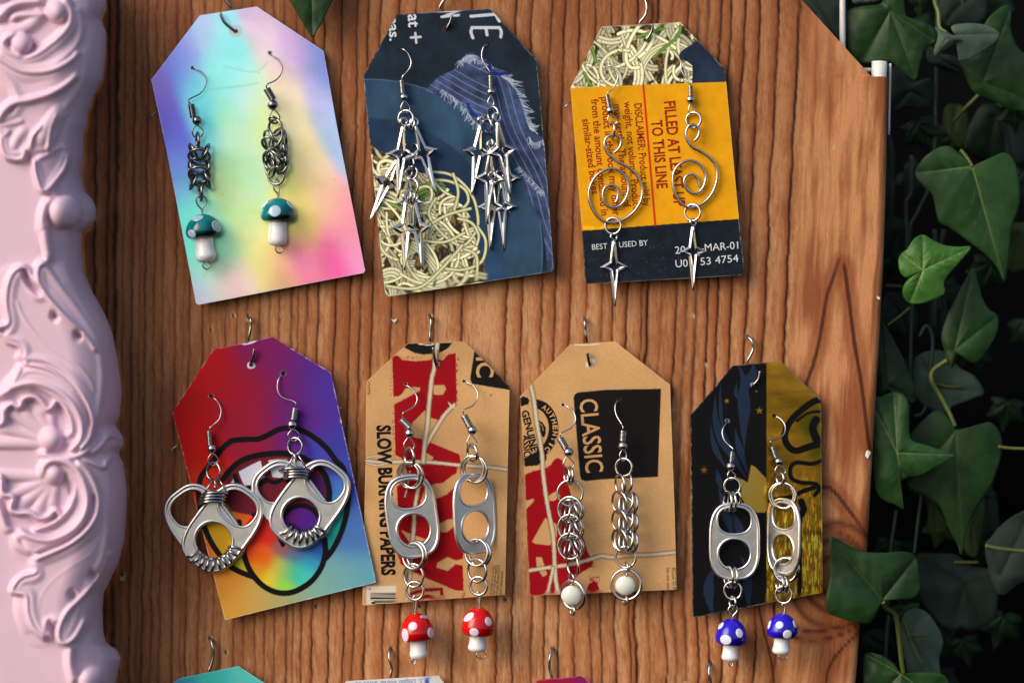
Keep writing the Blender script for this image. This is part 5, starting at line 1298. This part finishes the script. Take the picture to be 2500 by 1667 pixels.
# middle leaf
T2([(298,-20),(305,60),(318,150),(345,280)], 32, 18)
T2([(330,290),(270,300),(255,370),(275,450),(335,535),(430,640),(540,740),(620,820),(668,905)], 24, 27); T2([(268,480),(205,380),(160,318),(90,350),(50,450),(42,560),(60,690),(0,722),(-40,720)], 22, 25)
T2([(-40,740),(10,775),(60,830),(125,852),(142,895),(122,940)], 15, 20); T2([(110,520),(150,640),(260,790),(430,915),(540,990),(620,1090),(650,1200)], 20, 19)
T2([(150,965),(300,990),(430,1060),(540,1165),(612,1290),(632,1390),(605,1490),(535,1575)], 24, 28); T2([(300,520),(420,680),(500,780),(560,860),(640,960)], 20, 16)
T2([(-20,1190),(30,1175),(80,1128),(150,985)], 26, 22); T2([(60,1140),(220,1105),(350,1138),(455,1205),(525,1295),(562,1400),(545,1500),(470,1580)], 26, 27)
T2([(170,1135),(250,1130),(345,1180),(430,1250),(478,1340),(492,1430),(450,1480)], 17, 21)
T2([(-20,1395),(20,1370),(28,1290),(85,1248),(132,1272),(160,1212),(235,1198),(290,1240),(330,1288),(385,1222)], 19, 22)
for a_, b_ in (((330,1480), (60,1300)), ((335,1470), (150,1290)), ((345,1460), (245,1260)), ((355,1450), (340,1300)), ((320,1500), (0,1400)), ((320,1520), (-60,1520))):
    T2([a_, ((a_[0]+b_[0])/2, (a_[1]+b_[1])/2), b_], 34, 9)
ballf(*cO2(350,1490), 28, 27)
T2([(600,1600),(680,1540),(760,1450),(835,1490)], 26, 20); T2([(680,1580),(800,1520)], 40, 12)
# lower scroll
T3([(300,180),(292,115),(345,68),(440,72),(525,138),(575,240),(592,340),(562,450),(482,540),(350,602),(230,592),(120,545)], 28, 27)
T3([(500,70),(585,130),(652,260),(662,400),(602,520),(482,620),(360,682),(215,742)], 26, 28); T3([(450,170),(500,260),(485,360),(420,445),(330,505),(225,535)], 17, 21)
T3([(270,0),(340,45),(440,52),(560,20),(620,-40)], 26, 24); T3([(-20,160),(10,180),(18,290),(90,312),(70,392),(120,422),(200,420),(270,457),(332,440),(372,402),(425,442)], 18, 22)
for a_, b_ in (((330,200), (60,300)), ((340,215), (110,390)), ((350,225), (240,420)), ((365,230), (350,400)), ((320,180), (-20,160))):
    T3([a_, ((a_[0]+b_[0])/2, (a_[1]+b_[1])/2), b_], 34, 9)
T3([(90,540),(40,520),(0,400),(-20,320)], 24, 16); T3([(100,545),(130,640),(240,690)], 34, 18)
T3([(210,745),(245,790),(235,825),(150,850),(98,905),(88,950),(165,968),(182,1000),(190,1100),(230,1200),(312,1272)], 18, 23); T3([(325,1265),(345,1170),(408,1122)], 16, 21)
T3([(745,665),(712,770),(650,880),(555,985),(455,1085),(402,1190),(400,1275),(445,1300),(510,1250),(580,1120)], 22, 27); T3([(680,560),(610,700),(480,780),(350,880),(270,1000),(255,1130)], 22, 16)
T3([(560,800),(500,860),(420,900),(370,980)], 30, 14)
T3([(720,15),(760,25),(725,70),(700,110),(620,80),(540,40)], 20, 20); T3([(478,1300),(472,1440),(510,1580)], 30, 20)
ballf(*cO3(362,160), 24, 25); ballf(*cO3(640,1565), 41, 34)
# drilled-looking pits and undercuts
for (f_, x, y) in ((cO2,372,650),(cO2,533,782),(cO3,625,842),(cO3,486,975)):
    cx_, cy_ = f_(x, y); sink([(cx_, cy_-7), (cx_, cy_+7)], 11, 30)
sink(cO2([(180,965),(320,985),(450,1070),(545,1185),(600,1310),(608,1400)]), 5, 14); sink(cO3([(632,300),(612,420),(540,540),(430,620),(260,690)]), 5, 14)
sink(cO1([(215,300),(230,345),(150,385)]), 7, 12); sink(cO2([(165,330),(200,420),(265,485)]), 11, 22); sink(cO3([(440,175),(480,230),(488,300)]), 9, 14); sink(cO3([(340,1150),(345,1230)]), 9, 16)
def blur(a, n):
    for _ in range(n):
        b = np.pad(a, 1, 'edge'); a = (b[:-2, 1:-1]+b[2:, 1:-1]+b[1:-1, :-2]+b[1:-1, 2:]+4*b[1:-1, 1:-1])/8
    return a
rel = blur(rel, 5)
hgt = base+rel*1.2*(.35+.65*np.clip((fr[:, None]-FX)/40, 0, 1))
FXs = FX.copy()
V = posA(FXs.ravel(), FY.ravel(), hgt.ravel()); n0 = len(V)
side = posA(fr-4, fy, np.full(NFY, 4.0)); ef = [(i*NFX+NFX-1, (i+1)*NFX+NFX-1, n0+i+1, n0+i) for i in range(NFY-1)]
org = np.array(pos(100, 1740, 60))
me = grid_mesh("carved_moulding", V-org, NFY, NFX, side-org, ef)
m_pink = mat("pink_resin", rgb(216, 186, 206), .5, 0, .03, 60, .02, 500, sss=.06, spec=.3)
me.materials.append(m_pink); me.polygons.foreach_set("use_smooth", [True]*len(me.polygons))
o = bpy.data.objects.new("ornate_frame", me); C.objects.link(o); o.location = org
tag(o, "glossy pale pink ornate frame with carved scrolls and leaves at the left edge", "frame")
# ------------------------------------------------------------------ artificial ivy
def leaf_material(name, c_lo, c_hi, vein, rough=.45, cloth=0.0, spec=.5):
    m = bpy.data.materials.new(name); t, b = nodes_of(m); spec = spec*.45
    dk_ = .62 if 'bright' not in name else .7
    c_lo = tuple(q*dk_ for q in c_lo[:3])+(1,); c_hi = tuple(q*dk_ for q in c_hi[:3])+(1,); vein = tuple(q*dk_ for q in vein[:3])+(1,)
    at = N(t, "ShaderNodeAttribute", attribute_name="vein"); v = objcoord(t)
    base_ = ramp(t, noise(t, v, 110, 4, .6), [(0.3, c_lo), (0.72, c_hi)])
    mx = N(t, "ShaderNodeMix", data_type='RGBA'); t.links.new(at.outputs['Fac'], mx.inputs[0]); t.links.new(base_, mx.inputs[6]); mx.inputs[7].default_value = vein
    t.links.new(mx.outputs[2], b.inputs['Base Color']); b.inputs['Roughness'].default_value = rough; b.inputs['Specular IOR Level'].default_value = spec
    if cloth:
        w1 = N(t, "ShaderNodeTexWave", wave_type='BANDS', bands_direction='X'); w1.inputs['Scale'].default_value = 550; w2 = N(t, "ShaderNodeTexWave", wave_type='BANDS', bands_direction='Z'); w2.inputs['Scale'].default_value = 550
        t.links.new(v, w1.inputs[0]); t.links.new(v, w2.inputs[0]); ad = N(t, "ShaderNodeMath", operation='ADD'); t.links.new(w1.outputs[1], ad.inputs[0]); t.links.new(w2.outputs[1], ad.inputs[1]); bump(t, b, ad.outputs[0], cloth, .0003)
    else: bump(t, b, noise(t, v, 420, 4), .15, .0002)
    return m
LM = {
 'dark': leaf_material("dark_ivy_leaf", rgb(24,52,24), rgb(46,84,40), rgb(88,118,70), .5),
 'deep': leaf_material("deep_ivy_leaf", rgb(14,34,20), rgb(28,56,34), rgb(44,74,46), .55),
 'mid': leaf_material("green_ivy_leaf", rgb(32,66,32), rgb(58,98,50), rgb(140,165,96), .45),
 'bright': leaf_material("bright_ivy_leaf", rgb(52,104,36), rgb(88,142,64), rgb(160,190,112), .4),
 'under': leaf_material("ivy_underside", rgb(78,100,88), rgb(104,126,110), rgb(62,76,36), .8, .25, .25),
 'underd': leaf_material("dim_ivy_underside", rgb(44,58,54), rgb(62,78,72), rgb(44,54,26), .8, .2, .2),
 'olive': leaf_material("olive_ivy_leaf", rgb(50,66,32), rgb(80,98,50), rgb(100,112,52), .6),
}
m_stalk = mat("ivy_stalk", rgb(84, 94, 42), .5, 0, .25, 120, .05, 500)
m_vine = mat("ivy_stem", rgb(26, 50, 36), .4, 0, .3, 100, .05, 500)
rl = random.Random(77)
def vine(label):
    return label
def leaf(parent, c, out, kind, d, tilt=(0, 0), cup=8, crease=10, tips=None, rough_edge=.8):
    """leaf blade: outline polygon around the vein junction c, creased along the veins, with real thickness"""
    o = np.array(out, float); n = len(o)
    q = cr(o, 6 if d > -200 else 4, True); M = len(q)
    q = q+np.array([[rl.gauss(0, .28)*rough_edge, rl.gauss(0, .28)*rough_edge] for _ in range(M)])
    c = np.array(c, float); dist = np.hypot(*(o-c).T)
    if tips is None:
        tips = [i for i in range(n) if dist[i] > dist[(i-1) % n] and dist[i] >= dist[(i+1) % n] and dist[i] > dist.max()*.45]
    fine = d > -200; K = 18 if fine else 8; pts = [c]; rr = [0.0]
    for k in range(1, K+1):
        f_ = (k/K)**.9
        for p in q: pts.append(c+(p-c)*f_); rr.append(f_)
    pts = np.array(pts); rr = np.array(rr); S = dist.max()
    vd = np.full(len(pts), 1e9); along = np.zeros(len(pts))
    for i in tips:
        tp = o[i]; dd_, par, L = seg_dist(pts[:, 0], pts[:, 1], [tuple(c), tuple(c+(tp-c)*.96)])
        vd = np.minimum(vd, dd_/(1.0)+par/L*0.4)
    sv_ = np.full(len(pts), 1e9)
    if fine:
        for i in tips:
            v0 = o[i]-c; Lv = math.hypot(*v0); u0 = v0/Lv
            for t_ in (.16, .34, .52, .70):
                for sg in (-1, 1):
                    a_ = R(44+rl.uniform(-8, 8))*sg; dr_ = np.array([u0[0]*math.cos(a_)-u0[1]*math.sin(a_), u0[0]*math.sin(a_)+u0[1]*math.cos(a_)])
                    s0_ = c+v0*t_; s1_ = s0_+dr_*Lv*.34*(1.1-t_); mdl = (s0_+s1_)/2+u0*Lv*.02
                    dd_, par, L = seg_dist(pts[:, 0], pts[:, 1], [tuple(s0_), tuple(mdl), tuple(s1_)]); sv_ = np.minimum(sv_, dd_+par/L*1.2)
    z = -crease*np.exp(-vd/(S*.10))+crease-cup*rr**2*2+(fbm(pts[:, 0]/(S*.35), pts[:, 1]/(S*.35), int(c[0]) % 97)-.5)*crease*1.6*rr
    z += tilt[0]*(pts[:, 0]-c[0])+tilt[1]*(pts[:, 1]-c[1])
    top = posA(pts[:, 0], pts[:, 1], d+z); bot = posA(pts[:, 0], pts[:, 1], d+z-2.2); n0 = len(pts)
    F = []
    for k in range(K):
        for j in range(M):
            l = (j+1) % M
            if k == 0: F.append((0, 1+l, 1+j)); F.append((n0, n0+1+j, n0+1+l))
            else:
                a, b_ = 1+(k-1)*M, 1+k*M; F.append((a+j, a+l, b_+l, b_+j)); F.append((n0+a+j, n0+b_+j, n0+b_+l, n0+a+l))
    e_ = 1+(K-1)*M
    for j in range(M): l = (j+1) % M; F.append((e_+j, e_+l, n0+e_+l, n0+e_+j))
    mb = MB(); mb.add(np.concatenate([top, bot]), F); ob = mb.build("leaf", LM[kind], parent)
    vv = np.clip(1-(vd/(1.9+S*.006)), 0, 1)**1.2*np.clip(1.05-rr*.7, 0, 1)*(.75 if kind in ('bright', 'mid', 'under', 'underd') else .4)
    # side veins
    vv = np.clip(np.maximum(vv, np.clip(1-sv_/2.3, 0, 1)*(.55 if kind == 'bright' else .28)), 0, 1)
    a = ob.data.attributes.new("vein", 'FLOAT', 'POINT'); a.data.foreach_set("value", np.concatenate([vv, vv]).astype(np.float32))
    return ob
def stalk(parent, pts, ds, r, m=None, name="stalk"):
    mb = MB(); w3 = path3(pts, ds, 8); rr_ = np.linspace(r, r*.8, len(w3))*P; mb.add(*tube(w3, rr_, 8)); return mb.build(name, m or m_stalk, parent)
va = thing("ivy_garland", "dark green artificial ivy garland hanging down beside the panel, front strands", "ivy garland", pos(2230, -80, -60))
vb = thing("ivy_garland", "dimmer grey-green ivy strands hanging deep behind the front leaves", "ivy garland", pos(2330, -80, -300))
vt = thing("ivy_sprig", "single green ivy leaf tip hanging in over the top of the panel", "ivy sprig", pos(760, -120, 60))
leaf(vt, (760,-50), [(690,-40),(703,-5),(713,12),(724,30),(737,54),(750,75),(763,93),(774,76),(786,56),(797,33),(806,14),(815,-5),(832,-40),(800,-110),(760,-90),(720,-110)], 'dark', 58, (0, .05), 3, 9)
stalk(vt, [(760,-50),(765,-90),(790,-200)], [58, 60, 50], 4)
# front strands
L = lambda c, p, k, d, f, pr=None, **kw: leaf(pr or va, f(*c), f(p), k, d, **kw)
L((765,78), [(470,100),(500,60),(600,40),(705,22),(730,-80),(850,-90),(862,40),(885,130),(945,152),(1040,170),(1075,220),(1080,290),(1010,330),(975,430),(940,555),(860,500),(790,440),(720,420),(570,432),(480,340),(462,200)], 'dark', -62, cR1, tilt=(.1, .05), crease=12)
L((1150,262), [(1072,190),(1110,205),(1180,235),(1250,272),(1215,290),(1180,320),(1120,355),(1065,382),(1070,310),(1080,250)], 'under', -46, cR1, crease=4, tilt=(.1,-.1))
L((1205,235), [(1180,188),(1280,160),(1400,168),(1470,195),(1513,232),(1500,280),(1460,315),(1350,385),(1290,412),(1235,415),(1240,340),(1248,280)], 'under', -66, cR1, crease=6)
L((1400,565), [(1245,430),(1290,390),(1335,345),(1420,150),(1530,45),(1590,60),(1590,200),(1640,330),(1760,440),(1760,720),(1600,752),(1480,690),(1400,660),(1335,630),(1290,550)], 'dark', -150, cR1)
L((1325,1138), [(932,1190),(990,1085),(1060,1030),(1120,1002),(1185,1008),(1250,1060),(1310,1125),(1380,1130),(1440,1108),(1530,1045),(1600,1080),(1640,1200),(1650,1400),(1600,1550),(1582,1700),(1568,1850),(1545,1925),(1490,1822),(1420,1742),(1290,1642),(1180,1562),(1100,1515),(1070,1400),(1050,1330),(990,1270)], 'mid', -100, cR1, crease=13)
L((762,1230), [(735,880),(765,900),(785,980),(802,1100),(800,1250),(795,1400),(780,1520),(720,1600),(700,1250)], 'deep', -90, cR1)
L((990,335), [(820,275),(840,222),(880,190),(930,120),(990,92),(1060,130),(1140,165),(1230,175),(1318,178),(1250,270),(1170,360),(1133,420),(1138,490),(1080,530),(980,562),(900,560),(858,520),(850,460),(880,405),(915,372),(870,385),(832,345)], 'bright', -28, cR2, crease=9)
L((1205,880), [(1335,318),(1362,400),(1380,470),(1402,540),(1440,600),(1502,650),(1495,760),(1430,880),(1350,967),(1290,950),(1235,925),(1190,1002),(1150,960),(1135,880),(1113,790),(1150,650),(1200,550),(1262,430)], 'dark', -88, cR2)
L((742,1120), [(700,690),(750,740),(800,830),(860,950),(925,1110),(942,1225),(860,1242),(760,1180),(690,1170),(650,900)], 'deep', -60, cR2)
leaf(va, (2190,1105), [(2125,975),(2150,967),(2182,957),(2207,965),(2218,990),(2220,1054),(2229,1076),(2261,1086),(2298,1098),(2332,1111),(2312,1125),(2272,1147),(2247,1161),(2215,1165),(2197,1180),(2192,1201),(2207,1242),(2182,1230),(2164,1224),(2142,1205),(2133,1154),(2132,1050)], 'mid', -40, (.05, 0), 8, 10)
leaf(va, (2333,1052), [(2221,1062),(2264,1015),(2289,1001),(2311,1011),(2329,1042),(2364,1044),(2400,1033),(2418,1031),(2436,1047),(2447,1080),(2442,1122),(2421,1183),(2399,1219),(2381,1245),(2363,1288),(2348,1354),(2338,1331),(2316,1288),(2294,1237),(2269,1216),(2243,1205),(2215,1190),(2200,1120)], 'dark', -120, (0, 0), 8, 12)
L((700,1008), [(350,583),(430,612),(500,648),(580,680),(720,687),(860,680),(930,718),(950,800),(960,895),(948,960),(890,1002),(790,1004),(712,1016),(690,1055),(655,1120),(608,1166),(500,1150),(400,1122),(330,1080),(322,990),(343,880),(352,720)], 'dark', 46, cR3, tilt=(-.05, 0), crease=14)
L((1500,838), [(1395,652),(1440,580),(1490,515),(1600,432),(1700,410),(1760,600),(1740,830),(1620,900),(1510,972),(1440,880)], 'underd', -150, cR3)
L((828,1505), [(588,1368),(690,1376),(780,1430),(835,1498),(950,1490),(1080,1494),(1150,1560),(1160,1750),(880,1800),(600,1750),(575,1500)], 'mid', -58, cR3, crease=14)
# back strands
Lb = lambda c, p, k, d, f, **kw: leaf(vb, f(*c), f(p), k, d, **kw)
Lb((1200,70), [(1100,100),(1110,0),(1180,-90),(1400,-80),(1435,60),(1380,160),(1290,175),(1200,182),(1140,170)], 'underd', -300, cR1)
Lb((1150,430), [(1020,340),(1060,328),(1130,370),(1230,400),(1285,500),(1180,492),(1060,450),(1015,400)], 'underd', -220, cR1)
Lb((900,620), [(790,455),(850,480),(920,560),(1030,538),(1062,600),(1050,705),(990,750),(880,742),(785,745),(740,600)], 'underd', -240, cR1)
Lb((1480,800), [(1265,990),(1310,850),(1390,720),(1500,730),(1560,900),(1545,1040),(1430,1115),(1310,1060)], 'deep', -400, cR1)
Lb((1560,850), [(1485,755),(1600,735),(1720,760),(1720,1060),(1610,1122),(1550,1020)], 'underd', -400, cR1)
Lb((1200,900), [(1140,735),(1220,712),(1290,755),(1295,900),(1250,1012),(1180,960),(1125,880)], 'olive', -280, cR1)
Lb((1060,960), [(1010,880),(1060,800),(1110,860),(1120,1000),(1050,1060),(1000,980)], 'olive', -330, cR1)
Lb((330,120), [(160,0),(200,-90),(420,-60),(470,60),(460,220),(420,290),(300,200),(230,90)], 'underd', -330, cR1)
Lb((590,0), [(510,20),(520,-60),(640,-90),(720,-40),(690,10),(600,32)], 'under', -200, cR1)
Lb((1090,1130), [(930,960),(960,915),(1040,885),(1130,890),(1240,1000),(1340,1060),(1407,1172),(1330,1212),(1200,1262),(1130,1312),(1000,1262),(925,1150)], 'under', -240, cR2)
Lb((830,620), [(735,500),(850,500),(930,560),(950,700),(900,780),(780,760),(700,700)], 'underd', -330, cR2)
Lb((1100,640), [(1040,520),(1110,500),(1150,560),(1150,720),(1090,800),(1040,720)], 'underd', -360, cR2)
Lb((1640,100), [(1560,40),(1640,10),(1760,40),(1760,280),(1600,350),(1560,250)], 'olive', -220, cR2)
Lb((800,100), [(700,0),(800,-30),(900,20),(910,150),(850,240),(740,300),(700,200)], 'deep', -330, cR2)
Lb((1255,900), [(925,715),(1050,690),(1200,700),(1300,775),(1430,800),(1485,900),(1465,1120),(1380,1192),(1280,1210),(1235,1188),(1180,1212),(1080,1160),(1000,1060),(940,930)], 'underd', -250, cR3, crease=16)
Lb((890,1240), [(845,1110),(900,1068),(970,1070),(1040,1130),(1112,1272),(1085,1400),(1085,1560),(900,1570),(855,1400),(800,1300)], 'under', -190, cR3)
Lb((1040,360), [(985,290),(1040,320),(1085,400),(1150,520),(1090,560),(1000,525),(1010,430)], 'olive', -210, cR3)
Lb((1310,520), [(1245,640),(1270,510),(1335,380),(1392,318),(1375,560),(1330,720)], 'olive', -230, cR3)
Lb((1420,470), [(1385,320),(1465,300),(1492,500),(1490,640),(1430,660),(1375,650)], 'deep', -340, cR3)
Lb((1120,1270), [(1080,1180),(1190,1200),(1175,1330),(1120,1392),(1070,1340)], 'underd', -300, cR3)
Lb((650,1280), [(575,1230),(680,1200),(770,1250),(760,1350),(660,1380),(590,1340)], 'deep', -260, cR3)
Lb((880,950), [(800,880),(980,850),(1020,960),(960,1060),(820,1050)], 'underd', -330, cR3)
# generic leaves filling the depth
IVY = [(0,-1),(.14,-.72),(.30,-.48),(.52,-.44),(.78,-.40),(.66,-.14),(.60,.10),(.70,.34),(.48,.42),(.26,.46),(.10,.40),(0,.30),(-.10,.40),(-.26,.46),(-.48,.42),(-.70,.34),(-.60,.10),(-.66,-.14),(-.78,-.40),(-.52,-.44),(-.30,-.48),(-.14,-.72)]
def generic(parent, x, y, s, a, kind, d):
    ca, sa = math.cos(a), math.sin(a)
    leaf(parent, (x, y), [(x+s*(px*ca-(py-.3)*sa), y+s*(px*sa+(py-.3)*ca)) for px, py in IVY], kind, d, (rl.uniform(-.3,.3), rl.uniform(-.3,.3)), 10, 12)
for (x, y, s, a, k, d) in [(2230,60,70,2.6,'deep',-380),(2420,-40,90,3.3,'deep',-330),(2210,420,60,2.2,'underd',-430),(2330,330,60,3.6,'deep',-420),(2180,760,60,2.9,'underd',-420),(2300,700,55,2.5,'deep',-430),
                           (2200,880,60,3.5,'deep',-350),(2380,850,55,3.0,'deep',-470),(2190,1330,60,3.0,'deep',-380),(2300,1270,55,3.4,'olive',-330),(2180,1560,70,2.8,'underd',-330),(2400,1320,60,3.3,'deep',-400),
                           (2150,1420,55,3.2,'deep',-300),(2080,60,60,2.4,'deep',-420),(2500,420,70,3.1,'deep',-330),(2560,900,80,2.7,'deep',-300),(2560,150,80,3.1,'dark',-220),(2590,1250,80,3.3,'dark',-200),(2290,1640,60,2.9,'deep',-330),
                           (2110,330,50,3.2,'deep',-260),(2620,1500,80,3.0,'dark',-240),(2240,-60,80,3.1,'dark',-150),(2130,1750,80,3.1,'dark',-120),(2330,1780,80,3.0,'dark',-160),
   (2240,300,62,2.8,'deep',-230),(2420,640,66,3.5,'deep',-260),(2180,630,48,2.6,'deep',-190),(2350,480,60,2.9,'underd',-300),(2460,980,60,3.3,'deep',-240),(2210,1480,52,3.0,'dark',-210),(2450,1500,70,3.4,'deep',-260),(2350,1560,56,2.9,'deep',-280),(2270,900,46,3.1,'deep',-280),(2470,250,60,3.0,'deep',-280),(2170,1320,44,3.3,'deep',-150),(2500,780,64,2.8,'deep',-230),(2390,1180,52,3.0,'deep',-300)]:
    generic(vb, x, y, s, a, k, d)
S_ = lambda p, f, d, r, pr=va, m=None: stalk(pr, f(p), [d]*len(p) if np.isscalar(d) else d, r, m)
S_([(1370,650),(1280,740),(1200,830)], cR1, [-155,-180,-230], 5); S_([(1250,1030),(1290,1080),(1328,1140)], cR1, [-130,-115,-98], 5.5); S_([(1060,-60),(1075,30),(1095,90),(1105,190),(1150,225)], cR1, [-90,-90,-85,-75,-60], 6)
S_([(1155,950),(1060,1020),(1050,1090),(1100,1180),(1160,1290),(1210,1400)], cR2, [-92,-110,-112,-120,-120,-118], 6.5); S_([(705,1015),(725,1060),(790,1110),(815,1250),(830,1400),(845,1500)], cR3, [44,20,-10,-30,-45,-55], 7)
S_([(1190,750),(1280,752),(1350,752)], cR3, -230, 3.5); S_([(1400,640),(1500,660),(1700,680)], cR3, -148, 5.5); stalk(va, [(2437,1090),(2470,1094),(2540,1096)], [-120]*3, 4.5)
S_([(900,590),(830,650),(750,710)], cR2, -120, 3.5); S_([(735,440),(850,450),(860,470)], cR2, -240, 4.5); S_([(1075,1110),(1160,1130),(1260,1130)], cR2, -232, 3)
S_([(870,1240),(1000,1245)], cR3, -180, 3, vb); S_([(850,1150),(900,1300),(970,1440)], cR3, -180, 3.5, vb)
for pts, d in (([(2290,-150),(2288,100),(2284,250),(2275,430),(2240,520),(2222,560),(2215,700)], -260), ([(2225,380),(2224,470),(2212,500),(2217,620)], -230), ([(2232,690),(2226,760),(2224,850),(2221,930),(2215,1050)], -200),
               ([(2214,560),(2214,640),(2230,700)], -250), ([(2282,560),(2284,700),(2279,800)], -330), ([(2245,822),(2262,795),(2277,830),(2272,900),(2263,980),(2250,1010),(2232,1015)], -190),
               ([(2188,1245),(2180,1300),(2173,1350),(2165,1500)], -150), ([(2250,1205),(2240,1280),(2232,1352)], -170), ([(2305,560),(2290,650),(2293,760)], -360), ([(2330,-100),(2360,60),(2400,200)], -300), ([(2168,1500),(2162,1600),(2160,1700)], -180)):
    stalk(va, pts, [d]*len(pts), 5.5, m_vine, "vine_stem")
